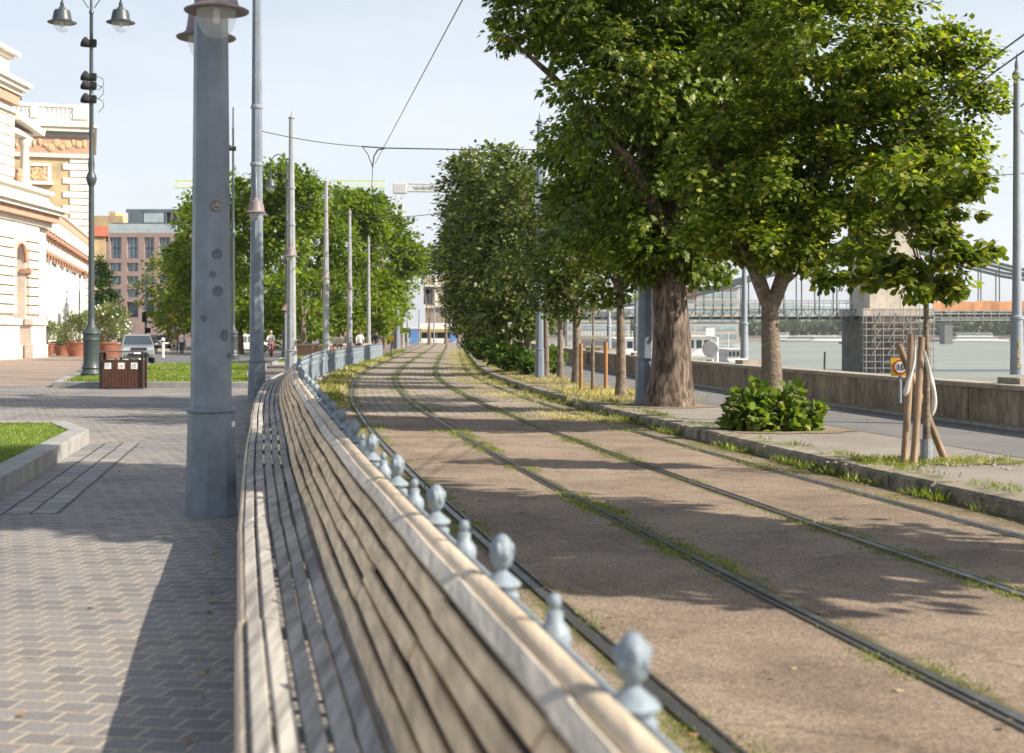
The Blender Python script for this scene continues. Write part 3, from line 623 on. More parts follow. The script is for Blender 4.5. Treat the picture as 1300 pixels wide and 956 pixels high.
def trunk_mesh(name, base, fork, r0, mat, parent, limbs, flare=1.35, lean=0, rt=.7, n=14, rough=.0, knots=6):
    mb = MB(); base = Vector(base); fork = Vector(fork); pts = []; rad = []
    for i in range(knots+1):
        f = i/knots; p = base.lerp(fork, f)+Vector((math.sin(f*5)*.03, math.cos(f*4)*.03, 0))*(r0*3)
        pts.append(p); rad.append(r0*(flare-(flare-1)*min(1, (f*5)**.6) if f < .2 else 1-(1-rt)*(f-.2)/.8))
    pts[0] = base-Vector((0, 0, .08)); mb.tube(pts, rad, n)
    rnd = random.Random(hash(name) % 1000+int(base.y*10))
    if rough:
        vs = []
        for v in mb.v:
            v = Vector(v); f = (v-pts[0]).length; a = math.atan2(v.y-base.y, v.x-base.x)
            k = 1+rough*(math.sin(a*5+v.z*1.2)*.5+math.sin(a*9-v.z*3)*.3+rnd.uniform(-.3, .3))*(1.3 if v.z < base.z+.8 else .7)
            ax = base.lerp(fork, max(0, min(1, (v.z-base.z)/max(.1, fork.z-base.z)))); vs.append((ax.x+(v.x-ax.x)*k, ax.y+(v.y-ax.y)*k, v.z))
        mb.v = vs
    for (q, r) in limbs:
        q = Vector(q); d = q-fork; m1 = fork+d*.35+Vector((0, 0, d.length*.1)); m2 = fork+d*.7+Vector((rnd.uniform(-.2, .2), rnd.uniform(-.2, .2), d.length*.08))
        mb.tube([fork-Vector((0, 0, r*1.5)), m1, m2, q], [r, r*.7, r*.42, r*.12], 7)
    return mb.build(name, mat, parent, smooth=70)
def tree(name, label, base, fork_h, r0, lobes, dens, leaf, mat, kind='quad', bark='bark', group=None, limbn=14, fork=None, limb_r=.35, flare=1.35, rough=0, cat='tree', n=14, **kw):
    g = empty(name, base, 0, label, cat, group); bz = Vector(base); fk = Vector(fork) if fork else bz+Vector((0, 0, fork_h))
    V, Fq, cs = crown(lobes, dens, leaf, kind, **kw)
    ib = Matrix.Translation(-bz); o = fast_mesh('crown', V-np.array(bz), Fq, M[mat], g)
    rnd = random.Random(int(bz.y*7)); cs = [c for c in cs if c.z > fk.z-.2]; rnd.shuffle(cs); cs = cs[:limbn]
    limbs = [(c, r0*limb_r*rnd.uniform(.6, 1.2)) for c in cs]
    t = trunk_mesh('trunk', bz, fk, r0, M[bark], g, limbs, flare, rough=rough, n=n, knots=10 if rough else 6); t.matrix_parent_inverse = ib
    return g
def lb(px, py, D, rx, ry, dep=None, dd=0):
    """crown lobe from its place in view: centre, radii in pixels, metres deep"""
    k = D/F; return (wx(px, D), D+dd, wz(py, D), rx*k, dep if dep else (rx*k), ry*k)
# big chestnut
b = (wx(850, 30), 30, .15)
tree('chestnut_tree', 'old chestnut with a very thick furrowed trunk, its crown hanging over the tram track', b, 3.6, .42,
     [lb(850, 240, 30, 120, 95), lb(800, 120, 30, 105, 120, 2.4, -.6), lb(900, 120, 30, 120, 150), lb(742, 40, 30, 85, 60, 1.6, -.5), lb(668, 14, 30, 52, 34, 1.2, -.5), lb(690, -60, 30, 90, 70), lb(650, 62, 30, 22, 22, .6, -.8), lb(850, -60, 30, 190, 130), lb(775, 285, 30, 70, 45, 1.2), lb(890, 330, 30, 50, 30, 1.), lb(935, 60, 30, 95, 120, 2), lb(850, 315, 29.4, 75, 42, 1.3), lb(815, 335, 29.6, 40, 26, .8)],
     2.3, .155, 'lf_ches', 'chest', 'barkold', rough=.12, flare=1.42, n=28, per=34, clump_r=.5, limb_r=.4, droop=.45)
# linden
b = (wx(979, 24), 24, .15)
g = tree('linden_tree', 'linden with smooth forked grey trunk rising from a leafy green bush', b, 2.4, .19,
     [lb(1050, 60, 24, 165, 110), lb(985, 200, 24, 115, 115), lb(1090, 190, 24, 115, 110), lb(1165, 150, 24, 90, 100, 1.3), lb(1205, 65, 24, 55, 32, .8), lb(1190, 215, 24, 72, 62, 1.1), lb(1040, 285, 24, 110, 50, 1.4), lb(930, 285, 24, 70, 48, 1.1), lb(1240, 130, 24, 34, 26, .5), lb(1050, -70, 24, 150, 80), lb(910, 215, 24, 70, 70, 1.1), lb(985, 310, 23.6, 80, 36, 1.)],
     2.9, .096, 'lf_lind', 'round', 'bark', fork=(wx(978, 24), 24, 2.35), per=92, clump_r=.36, limbn=4, limb_r=.3, droop=.3)
V_ = MB(); f = Vector((wx(978, 24), 24, 2.3))
for a, bb in (((965, 360), (940, 300)), ((995, 350), (1030, 270))):
    p1 = at(*a, 24); p2 = at(*bb, 24.2); V_.tube([f-Vector((0, 0, .25)), p1, p2, p2+(p2-p1)*1.3+Vector((0, 0, .5))], [.12, .125, .095, .03], 10)
o = V_.build('limb', M['bark'], g, smooth=60); sub(o, g)
# staked young tree
b = (wx(1176, 16.9), 16.9, .15)
g = tree('young_linden_tree', 'young thin linden tied between wooden stakes, lower branches bare', b, 2.0, .045,
     [lb(1165, 300, 16.9, 58, 48, .55), lb(1100, 332, 16.9, 45, 26, .4), lb(1195, 265, 16.9, 52, 42, .5), lb(1205, 340, 16.9, 34, 24, .35), lb(1060, 350, 16.9, 18, 14, .2), lb(1265, 315, 16.9, 18, 10, .2), lb(1235, 320, 16.9, 16, 10, .2), lb(1150, 235, 16.9, 60, 40, .5), lb(1215, 225, 16.9, 38, 30, .4), lb(1178, 350, 16.8, 44, 30, .4), lb(1140, 352, 16.9, 36, 20, .35), lb(1215, 372, 16.9, 16, 12, .15), lb(1092, 355, 16.9, 30, 16, .25)],
     7, .095, 'lf_lind', 'round', 'bark', per=32, clump_r=.17, limbn=16, limb_r=.26, flare=1.2, n=10, droop=.4)
mb = MB()
mb.lathe([(.075, -.02), (.07, .28), (.06, .28), (.06, -.02)], n=12); mb.build('trunk_guard', M['polewall'], g)
# stakes
def stake(p0, p1, r=.045, name='support_stake', label=None, cat='stake', group='stakes round the young linden', mat='stake'):
    mb = MB(); p0 = Vector(p0); p1 = Vector(p1); g = tag(mb.tube([p0-p0, (p1-p0)*.5+Vector((.006, .004, 0)), p1-p0], [r, r*.97, r*.9], 10).build(name, M[mat], None, smooth=50), label, cat, group); g.location = p0; return g
Dk = 16.9
stake(at(1148, 588, 16.8), at(1157, 424, 16.95), label='upright stake left of the young linden trunk, farthest left at the ground'); stake(at(1160, 588, 16.6), at(1170, 428, 16.7), label='front stake crossing before the young linden trunk')
stake(at(1201, 588, 17.3), at(1140, 436, 17.1), label='slanting stake, its foot right of the trunk and its top sticking out left')
# cloth ties
def cloth(pts, wd, label, name='tie_cloth'):
    mb = MB(); n = len(pts); vs = []
    for i, (px, py, D) in enumerate(pts):
        c = at(px, py, D); k = wd[i]*D/F/2; tw = .5*math.sin(i*1.7); vs += [c+Vector((-k, tw*k, 0)), c+Vector((k*random.uniform(-.3, .3), -.03, random.uniform(-.02, .02))), c+Vector((k*random.uniform(.7, 1.1), -tw*k, random.uniform(-.02, .02))), c+Vector((k*random.uniform(-.3, .3), .012, 0))]
    fs = [(i*4+k, i*4+(k+1) % 4, (i+1)*4+(k+1) % 4, (i+1)*4+k) for i in range(n-1) for k in range(4)]+[(0, 3, 2, 1), ((n-1)*4, (n-1)*4+1, (n-1)*4+2, (n-1)*4+3)]
    mb.add(vs, fs); o = mb.build(name, M['cloth'], None, smooth=60); s_ = o.modifiers.new('s', 'SUBSURF'); s_.levels = s_.render_levels = 2
    c = sum((Vector(v.co) for v in o.data.vertices), Vector())/len(o.data.vertices)
    for v in o.data.vertices: v.co -= c
    o.location = c; return tag(o, label, 'tie cloth', 'cloth ties on the young linden')
cloth([(1162, 438, 16.55), (1161, 455, 16.55), (1158, 470, 16.55), (1153, 485, 16.58), (1150, 498, 16.6), (1149, 504, 16.6)], [4, 6, 7, 11, 13, 3], 'white cloth tie wrapped down the left stake of the young linden')
cloth([(1172, 442, 16.6), (1176, 456, 16.62), (1180, 472, 16.65), (1184, 484, 16.65), (1187, 500, 16.7), (1186, 516, 16.7), (1183, 530, 16.7)], [4, 9, 7, 12, 8, 12, 4], 'longer white cloth hanging knotted right of the young linden trunk')
# other trees of the right hand row
row = [
 ('slender_tree', 'slim tree with a smooth pale trunk just left of the thick chestnut', (788, 508), .12, [(770, 205, 88, 78), (800, 295, 75, 62), (740, 180, 50, 52), (735, 270, 50, 55), (765, 360, 48, 34)], 'lf_ches', 34),
 ('slender_tree', 'slim tree behind the orange posts, its dark trunk in the shade', (732, 486), .14, [(745, 230, 62, 90), (730, 315, 66, 66), (715, 372, 52, 34)], 'lf_dark', 42.5),
 ('slender_tree', 'thin tree with a leaning speckled trunk left of the orange posts', (711, 484), .1, [(700, 300, 45, 62), (712, 350, 38, 45)], 'lf_dark', 46),
 ('slender_tree', 'thin pale trunked tree close beside the grey pole in the bushes', (693, 480), .1, [(672, 330, 42, 62), (680, 260, 40, 50)], 'lf_dark', 50),
]
for nm, lab, (px, py), r, lobes, mt, D in row:
    tree(nm, lab, (wx(px, D), D, .15), wz(370, D)-.15, r, [lb(a, b_, D, c, d, min(1.9, c*D/F)) for a, b_, c, d in lobes], 2.3, .16, mt, 'quad', 'bark', 'trees in the row on the footway', per=40, clump_r=.5, limbn=8)
dense = [
 ('dense dark linden with bushy crown left of the slim trees', 655, 56, [(650, 330, 62, 100), (648, 240, 58, 60), (655, 400, 50, 28)]),
 ('tall dense linden with pale tips, its top against the sky', 632, 66, [(625, 320, 62, 110), (625, 232, 58, 50), (640, 395, 50, 40)]),
 ('dense round headed linden leaning out over the track', 618, 78, [(600, 310, 45, 85), (598, 245, 38, 50), (610, 375, 36, 50)]),
 ('dense linden farther along the kerb, hidden to its middle by the next', 603, 94, [(592, 330, 34, 70), (585, 280, 26, 40), (598, 395, 28, 38)]),
 ('farthest dense linden of the row, low over the end of the track', 592, 118, [(583, 365, 20, 45), (590, 400, 20, 26)]),
]
for lab, px, D, lobes in dense:
    tree('dense_linden_tree', lab, (wx(px+14, D), D, .15), 2.2, .16, [lb(a, b_, D, c, d, 2.1) for a, b_, c, d in lobes], .9, .24, 'lf_dark', 'quad', 'bark', 'trees in the row on the footway', per=60, clump_r=.85, limbn=6, n=8)
tree('near_row_tree', 'broad tree of the row beside the camera', (7.6, 10.0, .15), 3.2, .25, [(7.5, 8.9, 4.8, 2.1, 1.9, 1.5), (7.2, 10.3, 6.6, 2.3, 2.1, 1.8), (7.6, 11.0, 8.8, 2.6, 2.8, 2.2), (8.0, 10.8, 11.0, 2.3, 2.4, 1.7)], 3.6, .24, 'lf_lind', 'quad', 'bark', 'trees in the row on the footway', per=40, clump_r=.6, limbn=8)
tree('near_row_tree', 'small tree of the row a little behind the camera', (10.0, -2.5, .15), 2.6, .2, [(10.2, -2.5, 5.2, 1.9, 2.0, 1.8)], 1.4, .2, 'lf_lind', 'quad', 'bark', 'trees in the row on the footway', per=40, clump_r=.6, limbn=8)
# park trees on the left
park = [(266, 320, 118, 56, 100, 'broad park tree at the street corner behind the nearest pole'), (232, 352, 138, 26, 62, 'small dark tree in front of the pink stone block'), (305, 300, 112, 62, 90, 'park tree directly behind the second grey pole'),
        (362, 280, 110, 58, 90, 'tall park tree with open top behind the ornate lamp'), (408, 300, 132, 52, 80, 'park tree whose top reaches highest left of the track'), (448, 310, 138, 52, 76, 'round park tree behind the last tram poles'),
        (488, 325, 146, 50, 68, 'bright green park tree right of the last tram pole'), (468, 275, 165, 45, 42, 'pale feathery tree top rising behind the park trees'), (508, 345, 165, 26, 50, 'low branching park tree near the railing end'),
        (545, 335, 195, 26, 26, 'far tree bending over the end of the track'), (385, 380, 104, 45, 48, 'low dark park tree behind the terracotta wall'), (330, 385, 106, 45, 45, 'low dark tree above the parked red and white car'), (440, 385, 134, 48, 48, 'low tree behind the people at the railing'), (480, 395, 136, 26, 42, 'low tree over the orange disc at the railing end'), (566, 328, 215, 13, 22, 'small far tree against the sky at the track end')]
for px, py, D, rx, ry, lab in park:
    k = D/F; rnd = random.Random(px)
    lobes = [lb(px, py, D, rx*.85, ry*.85, rx*k*.8)]
    for _ in range(6):
        a = rnd.uniform(-.5, 3.6); lobes.append(lb(px+math.cos(a)*rx*.62, py-math.sin(a)*ry*.58, D, rx*rnd.uniform(.3, .46), ry*rnd.uniform(.26, .4), rx*k*.4, rnd.uniform(-1.5, 1)))
    if py > 375: lobes = lobes[:1]
    elif D < 150 and px < 480: lobes += [lb(px-rx*.45, 402, D, rx*.6, 30, rx*k*.5), lb(px+rx*.45, 405, D, rx*.6, 27, rx*k*.5)]
    tree('park_tree', lab, (wx(px, D), D, 0), 2.6, .25, lobes, .42 if D < 160 else .2, .42 if D < 160 else .6, 'lf_park', 'quad', 'bark', 'park trees left of the track', per=34, clump_r=1.05, limbn=5, n=8, droop=.1)
# hidden backdrop of the park: trunks and darkness come from more trees behind
for px in (215, 262, 300, 345, 392, 430, 470, 500):
    D = 150+random.uniform(-8, 10); tree('park_tree', 'shaded tree deep in the park, seen '+{215: 'beside the office block', 262: 'behind the nearest pole', 300: 'left of the second pole', 345: 'above the cyclist', 392: 'behind the dark lamp on the far lawn', 430: 'between the fourth and fifth poles', 470: 'behind the last tram pole', 500: 'above the railing end'}[px], (wx(px, D), D, 0), 2.2, .3, [lb(px, 375, D, 40 if px < 480 else 24, 52, 4)], .35, .5, 'lf_park', 'quad', 'bark', 'trees deep in the park', per=30, clump_r=1.2, limbn=4, n=8)
# cypress by the palace
D = 135; tree('cypress_tree', 'dark cone shaped conifer before the pink stone block', (wx(138, D), D, 0), 1.0, .15, [lb(138, 400, D, 18, 38, 1.4), lb(132, 365, D, 11, 30, .9), lb(128, 345, D, 7, 22, .6)], 2.2, .28, 'lf_con', 'quad', 'bark', None, per=40, clump_r=.5, limbn=3, n=8)
# ------------------------------------------------------------------ shrubs
M['lf_hedge'] = leafmat('dark glossy shrub leaf', (.035, .08, .015), (.09, .16, .028), .3, (.2, .24, .05))
def shrub(name, label, base, lobes, dens, leaf, mat, kind='quad', group=None, per=40, cr=.22, cat='shrub'):
    g = empty(name, base, 0, label, cat, group); bz = np.array(base)
    V, Fq, cs = crown(lobes, dens, leaf, kind, cr, .7, -.1, .3, per); V[:, 2] = np.maximum(V[:, 2], base[2]+.01)
    fast_mesh('foliage', V-bz, Fq, M[mat], g)
    mb = MB(); rnd = random.Random(int(base[1]*9)); rnd.shuffle(cs)
    for c in cs[:14]: mb.tube([(rnd.uniform(-.08, .08), rnd.uniform(-.08, .08), -.02), (c-Vector(base))*.5+Vector((0, 0, .05)), c-Vector(base)], [.014, .01, .004], 5)
    mb.build('stems', M['bark'], g); return g
D = 22.6; shrub('leafy_bush', 'low bright green bush with large leaves around the foot of the linden', (wx(975, D), D, .15), [lb(942, 530, D, 27, 20, .4), lb(980, 524, D, 40, 24, .5), lb(1012, 532, D, 24, 17, .35), lb(958, 502, D, 13, 14, .2), lb(1010, 500, D, 7, 12, .12), lb(936, 508, D, 12, 9, .15), lb(1030, 520, D, 9, 8, .12), lb(978, 545, D, 58, 7, .5)], 15, .135, 'lf_bush', 'round', per=15, cr=.17)
hed = [(612, 88, 14, 22), (622, 74, 18, 20), (640, 64, 18, 14), (662, 55, 22, 15), (683, 52, 20, 14), (703, 53, 14, 16), (600, 104, 10, 16)]
for i, (px, D, rx, ry) in enumerate(hed):
    cz = wz(0, D); k = D/F; zt = ry*k; yb = HOR+(EYE-.15)/k
    shrub('hedge_bush', ['dark glossy bush right of the track behind the tall weeds', 'glossy bush in the row along the kerb, third from the far end', 'dark glossy bush with white specks of light', 'largest glossy bush, left of the grey pole', 'glossy bush directly behind the grey pole', 'glossy green bush just right of the grey pole', 'farthest glossy bush by the kerb'][i], (wx(px, D), D, .15), [lb(px, yb-ry, D, rx, ry, .7), lb(px-rx*.6, yb-ry*.8, D, rx*.6, ry*.7, .6), lb(px+rx*.5, yb-ry*1.3, D, rx*.4, ry*.5, .4)], 6, .15, 'lf_hedge', 'round', group='bushes along the kerb', per=26, cr=.3)
# ------------------------------------------------------------------ weeds, grass (uncountable)
def blades(name, label_kind, pts, h, wd, mat, nb=7, spread=.05, cat=None):
    """pts: (n,3) tufts"""
    pts = np.asarray(pts, float); n = len(pts)*nb; p = np.repeat(pts, nb, 0); sc = np.repeat(RNG.uniform(.5, 1.3, len(pts)), nb)
    p[:, :2] += RNG.normal(size=(n, 2))*spread*sc[:, None]
    d = RNG.normal(size=(n, 3))*.45; d[:, 2] = RNG.uniform(.5, 1, n); nn = rand_dir(n); Ln = h*sc*RNG.uniform(.5, 1.2, n)
    V, Fq = leaf_quads(p, d, nn, Ln, np.maximum(wd, Ln*.12), .1); o = fast_mesh(name, V, Fq, M[mat]); return tag(o, label_kind, cat, kind='stuff')
def tufts(n, s0, s1, ufun, z=.0, patch=True):
    out = []
    while len(out) < n:
        s = s0+(s1-s0)*random.random()**1.25; u = ufun()
        q = math.sin(s*1.9+u*2.1)+math.sin(s*.63+u)+math.sin(s*4.7+u*5)*.6
        if patch and q < random.uniform(-.6, 1.6): continue
        out.append(P(s, u, z))
    return out
def ru(c, w): return lambda: random.gauss(c, w)
def rail_u():
    def f():
        c = random.choice((-1.435, 0, 0, 1.6, 3.035)); sd_ = random.choice((-1, 1)); return c+sd_*random.uniform(.05, .17)
    return f
blades('rail_weeds', 'low green weeds growing beside the sunken rails', tufts(2600, 4.5, 24, rail_u()), .034, .006, 'blade', 9, .035, 'weeds')
blades('far_rail_weeds', 'thick low weeds along the rails farther off', tufts(2600, 24, 120, lambda: random.choice((-1.435, 0, 1.6, 3.035))+random.gauss(0, .2)), .06, .012, 'blade', 6, .07, 'weeds')
blades('kerb_weeds', 'green weeds growing thick at the foot of the kerb', tufts(1700, 11, 110, ru(3.53, .05)), .1, .008, 'blade', 9, .04, 'weeds')
blades('kerb_edge_grass', 'ragged grass on the footway edge behind the kerb', tufts(650, 11, 60, ru(4.0, .07), .15), .07, .007, 'blade', 8, .05, 'grass')
blades('bed_weeds', 'dry yellow weeds scattered on the slabs by the kerb', tufts(2200, 26, 140, lambda: random.uniform(2.2, 3.5)), .08, .012, 'dry', 7, .08, 'weeds')
blades('verge_straw', 'dry straw coloured weeds at the foot of the railing', tufts(4200, 31, 100, lambda: random.uniform(-2.5, -1.8)+.1), .15, .014, 'dry', 7, .08, 'weeds')
blades('verge_weeds', 'tall green weeds mixed in the straw by the railing', tufts(900, 31, 130, lambda: random.uniform(-2.5, -1.9)+.1), .22, .015, 'blade', 7, .08, 'weeds')
blades('earth_weeds', 'dry grass on the earth verge behind the kerb', tufts(1500, 33, 110, lambda: random.uniform(4.0, 5.6), .157), .13, .012, 'dry', 7, .08, 'weeds')
blades('left_rail_weeds', 'weeds between the railing and the leftmost rail', tufts(700, 5, 24, lambda: random.uniform(-2.3, -1.6)), .07, .006, 'blade', 8, .05, 'weeds')
# grass at the trees on the footway
pts = [Vector((max(wx(1176, 16.9)+random.gauss(0, .75)-.1, P(16.9, 3.95).x), 16.95+random.gauss(0, .25), .15)) for _ in range(420)]
blades('stake_grass', 'grass round the foot of the young linden', pts, .075, .007, 'blade', 7, .04, 'grass')
pts = [Vector((max(wx(765, 36)+random.gauss(0, .8), P(36, 4).x), 36+random.gauss(0, .8), .15)) for _ in range(700)]+[Vector((wx(790, 32)+random.gauss(0, .5), 32+random.gauss(0, .6), .15)) for _ in range(200)]
blades('post_grass', 'yellowish grass round the orange posts', pts, .14, .01, 'dry', 7, .05, 'grass')
# litter of stones and leaves round the young tree
mb = MB()
for _ in range(150):
    c = (wx(1176, 16.9)+random.gauss(0, .55), 16.85+random.gauss(0, .25), .155); r = random.uniform(.012, .035); mb.ball(c, (r, r, r*.6), 5, 4)
tag(mb.build('pebbles', M['coping']), 'pale pebbles scattered round the young linden', 'pebbles', kind='stuff')
# dirt patches under the trees
for nm, (x, y), (rx, ry) in (('tree_pit', (wx(850, 29.6), 29.8), (1.1, .8)), ('tree_pit', (wx(975, 22.5), 22.4), (1.3, .7)), ('tree_pit', (wx(1165, 17)+.3, 17), (1.1, .4)), ('tree_pit', (wx(775, 34.5), 34.5), (1.1, 2.6))):
    mb = MB(); n = 26; mb.add([(max(P(y, 3.93).x+.02, x+rx*(1+random.uniform(-.14, .14))*math.cos(6.283*i/n)), y+ry*(1+random.uniform(-.14, .14))*math.sin(6.283*i/n), .1565) for i in range(n)], [tuple(range(n))]); tag(mb.build(nm, M['dirt']), kind='structure')
# fallen leaves and grit
M['litter'] = leafmat('fallen dry leaves', (.16, .09, .03), (.32, .2, .08), .1, (.45, .36, .18))
pts = []
for _ in range(1500):
    s = 4+60*random.random()**1.5; u = random.choice((random.uniform(-2.4, 3.6), random.gauss(3.45, .12), random.choice(RAILS)+random.gauss(0, .12), random.gauss(-2.3, .15))); pts.append(P(s, u, .012))
for _ in range(700): s = 10+40*random.random(); pts.append(P(s, random.choice((random.gauss(8.2, .2), random.uniform(3.95, 8.4), random.gauss(4.1, .15))), .17))
for _ in range(500): s = 4+30*random.random(); pts.append(P(s, random.choice((random.uniform(-10, -3.5), -3.55)), .012))
pts = np.array([tuple(p) for p in pts]); n = len(pts); d = RNG.normal(size=(n, 3)); d[:, 2] *= .15; nn = RNG.normal(size=(n, 3))*.3; nn[:, 2] = 1
V, Fq = leaf_quads(pts, d, nn, RNG.uniform(.02, .07, n), RNG.uniform(.012, .045, n), .2); tag(fast_mesh('fallen_leaves', V, Fq, M['litter']), 'small dry fallen leaves scattered over the track and paving', 'leaves', kind='stuff')
# lawn blades
def inpoly(x, y, P_):
    c = False; n = len(P_)
    for i in range(n):
        (x1, y1), (x2, y2) = P_[i], P_[i-1]
        if (y1 > y) != (y2 > y) and x < (x2-x1)*(y-y1)/(y2-y1)+x1: c = not c
    return c
for nm, poly, z, n, h, lab in (('near_lawn_grass', L1, .19, 15000, .05, 'short grass of the near lawn at the left edge'), ('long_lawn_grass', L2, .15, 14000, .08, 'short grass of the long lawn behind the bins'), ('far_lawn_grass', L3, .09, 3000, .1, 'grass of the far lawn by the dark lamp')):
    xs = [p[0] for p in poly]; ys = [p[1] for p in poly]; x0 = max(min(xs), -16 if nm[0] == 'n' else -99); pts = []
    while len(pts) < n:
        x = random.uniform(x0, max(xs)); y = random.uniform(min(ys), max(ys))
        if inpoly(x, y, poly): pts.append((x, y, z))
    blades(nm, lab, pts, h, .008 if nm[0] == 'n' else .02, 'lawnb', 4, .04, 'grass')
# ------------------------------------------------------------------ palace on the left
M['cream'] = vary('cream limestone', (.74, .67, .57), .85, .1, .8, .3, 20, fine=6, finev=.08)
M['cream2'] = vary('pale ornamental stone', (.8, .74, .65), .8, .08, 1.2)
M['terra'] = vary('terracotta ornament', (.55, .33, .23), .85, .2, 4, .4, 12)
M['ybrick'] = sett_mat('yellow facing brick', (.5, .37, .2), (.56, .43, .25), (.5, .42, .3), rot=0, bw=.5, rh=.16, jw=.012, bump=.1)
M['rooft'] = vary('red roof tile', (.45, .13, .07), .85, .2, 2); M['roofg'] = vary('grey slate roof', (.2, .2, .21), .7, .2, 1)
M['window'] = vary('dark window glass', (.05, .07, .09), .12, .3, .4, spec=.8); M['screen'] = vary('white site sheeting', (.82, .81, .78), .9, .04, .5, .4, 3, stretch=(1, 1, .08))
PA = Vector((-33.6, 101, 0)); PD = Vector((-9.6, 44, 0)).normalized(); PN = Vector((PD.y, -PD.x, 0))   # along facade, outwards
prz = math.atan2(PD.y, PD.x)      # local x along the facade, local y = into the building
def palace(name, label, t, cat='building', d=0.0):
    g = empty(name, PA+PD*t+PN*d, prz, label, cat); return g
# local frame: +x along facade (away), -y outwards (right side of +x is -y)
def lbx(mb, x0, x1, y0, y1, z0, z1): mb.box(((x0+x1)/2, (y0+y1)/2, (z0+z1)/2), (abs(x1-x0), abs(y1-y0), abs(z1-z0)))
def pvx(px): return 32.1*F/(650-px)-98.6
def pavil(name, label, cat='building'):
    return empty(name, (-32.1, 98.6, 0), math.pi/2, label, cat)      # local +x runs away from the camera, local -y faces the river
g = pavil('corner_pavilion', 'cream rusticated palace pavilion with a tall narrow arch and terracotta trim at the left edge')
mb = MB()
for x0, x1 in ((-34, -16), (-12.6, pvx(17)), (pvx(32), pvx(50))):
    lbx(mb, x0, x1, 0, 6, 0, 8.9); z = 2.9
    while z < 7.9: lbx(mb, x0+.08, x1-.08, -.26, 0, z+.04, z+.54); z += .6
    lbx(mb, x0-.1, x1+.1, -.55, 0, 0, .9); lbx(mb, x0, x1, -.4, 0, .9, 2.2); lbx(mb, x0-.12, x1+.12, -.55, 0, 2.2, 2.6)
lbx(mb, -16, -12.6, .4, 6, 0, 8.9); lbx(mb, pvx(50), 0.3, .3, 6, 0, 8.9); mb.build('wall', M['cream'], g)
xa, xb, zs = pvx(17), pvx(32), 6.4; xm = (xa+xb)/2; r = (xb-xa)/2; n = 12; vs = []; mb = MB()
for i in range(n+1):
    a = math.pi*i/n; vs += [(xm-r*math.cos(a), -.02, zs+r*math.sin(a)), (xm-r*math.cos(a), -.02, 8.9), (xm-r*math.cos(a), 1.6, zs+r*math.sin(a))]
mb.add(vs, [q for i in range(n) for q in ((i*3, i*3+1, i*3+4, i*3+3), (i*3, i*3+3, i*3+5, i*3+2))]); mb.build('arch_wall', M['cream2'], g)
mb = MB(); mb.tube([(xm-(r+.05)*math.cos(math.pi*i/16), -.06, zs+(r+.05)*math.sin(math.pi*i/16)) for i in range(17)], .13, 6); mb.build('arch_trim', M['terra'], g)
mb = MB(); lbx(mb, xa-.15, xa+.1, -.3, .2, 5.6, 5.9); lbx(mb, xb-.1, xb+.35, -.4, .3, 5.6, 5.9); mb.build('arch_capital', M['terra'], g)
mb = MB(); lbx(mb, xa, xa+.35, .1, .5, 0, 5.6); lbx(mb, xa, xb, 1.6, 1.7, 0, 8.2); mb.build('doorway_back', M['terra'], g)
mb = MB(); lbx(mb, -34, .2, -.15, 6, 8.903, 9.25); lbx(mb, -34, .55, -.9, 6, 9.75, 10.0); lbx(mb, -34, .8, -1.15, 6, 10.003, 10.25); lbx(mb, -34, -.6, -.2, 6, 10.253, 11.1); lbx(mb, -34, -.3, -.5, 6, 11.1, 11.35); mb.build('cornice', M['cream2'], g)
mb = MB(); lbx(mb, -34, .35, -.6, 6, 9.253, 9.747); mb.build('terracotta_band', M['terra'], g)
g = pavil('palace_turret', 'cream banded turret above the pavilion with flared cornice and small lantern top')
x0, x1 = -14, pvx(16); mb = MB(); lbx(mb, x0, x1, 0, 5, 11.35, 16.9); z = 11.7
while z < 15.6: lbx(mb, x0+.05, x1+.06, -.1, 4.5, z, z+.56); z += .64
mb.build('turret_wall', M['cream'], g)
mb = MB(); lbx(mb, x0, x1+.2, -.3, 5, 15.75, 15.95); mb.build('string_course', M['cream2'], g)
mb = MB(); lbx(mb, x0, x1+.3, -.35, 5, 16.3, 16.95); mb.build('terracotta_frieze', M['terra'], g)
mb = MB()
for i, e in enumerate((.35, .7, 1.0)): lbx(mb, x0, x1+e, -.25-e*.75, 5, 16.953+.27*i, 17.22+.27*i)
lbx(mb, x0, x1-.4, .1, 4, 17.76, 19.2)
for i, e in enumerate((.0, .35)): lbx(mb, x0, x1-.1+e, -.1-e, 5, 19.203+.24*i, 19.44+.24*i)
mb.build('turret_cornice', M['cream2'], g)
g = pavil('column_porch', 'white round column porch with sloping pediment on the palace terrace')
xc = pvx(37); mb = MB(); mb.lathe([(.42, 11.35), (.42, 11.6), (.32, 11.7), (.3, 11.9), (.27, 14.0), (.34, 14.1), (.42, 14.4), (.42, 14.6)], (xc, .3, 0), 16); mb.build('column', M['cream2'], g, smooth=40)
mb = MB(); lbx(mb, x1, xc+.8, 0, 3, 14.6, 14.95); mb.build('beam', M['cream'], g)
mb = MB(); xe = xc+1.6; mb.add([(x1, -.5, 15.4), (xe, -.5, 14.96), (xe, 3, 14.96), (x1, 3, 15.4), (x1, -.5, 15.9), (xe+.2, -.5, 15.35), (xe+.2, 3, 15.35), (x1, 3, 15.9)], [(0, 3, 2, 1), (4, 5, 6, 7), (0, 1, 5, 4), (2, 3, 7, 6), (1, 2, 6, 5), (0, 4, 7, 3)]); mb.build('pediment', M['cream2'], g)
mb = MB(); mb.lathe([(.12, 11.35), (.28, 11.5), (.3, 11.9), (.2, 12.1), (.22, 12.3), (.05, 12.4)], (pvx(24), 0, 0), 10); mb.build('terracotta_urn', M['terra'], g)
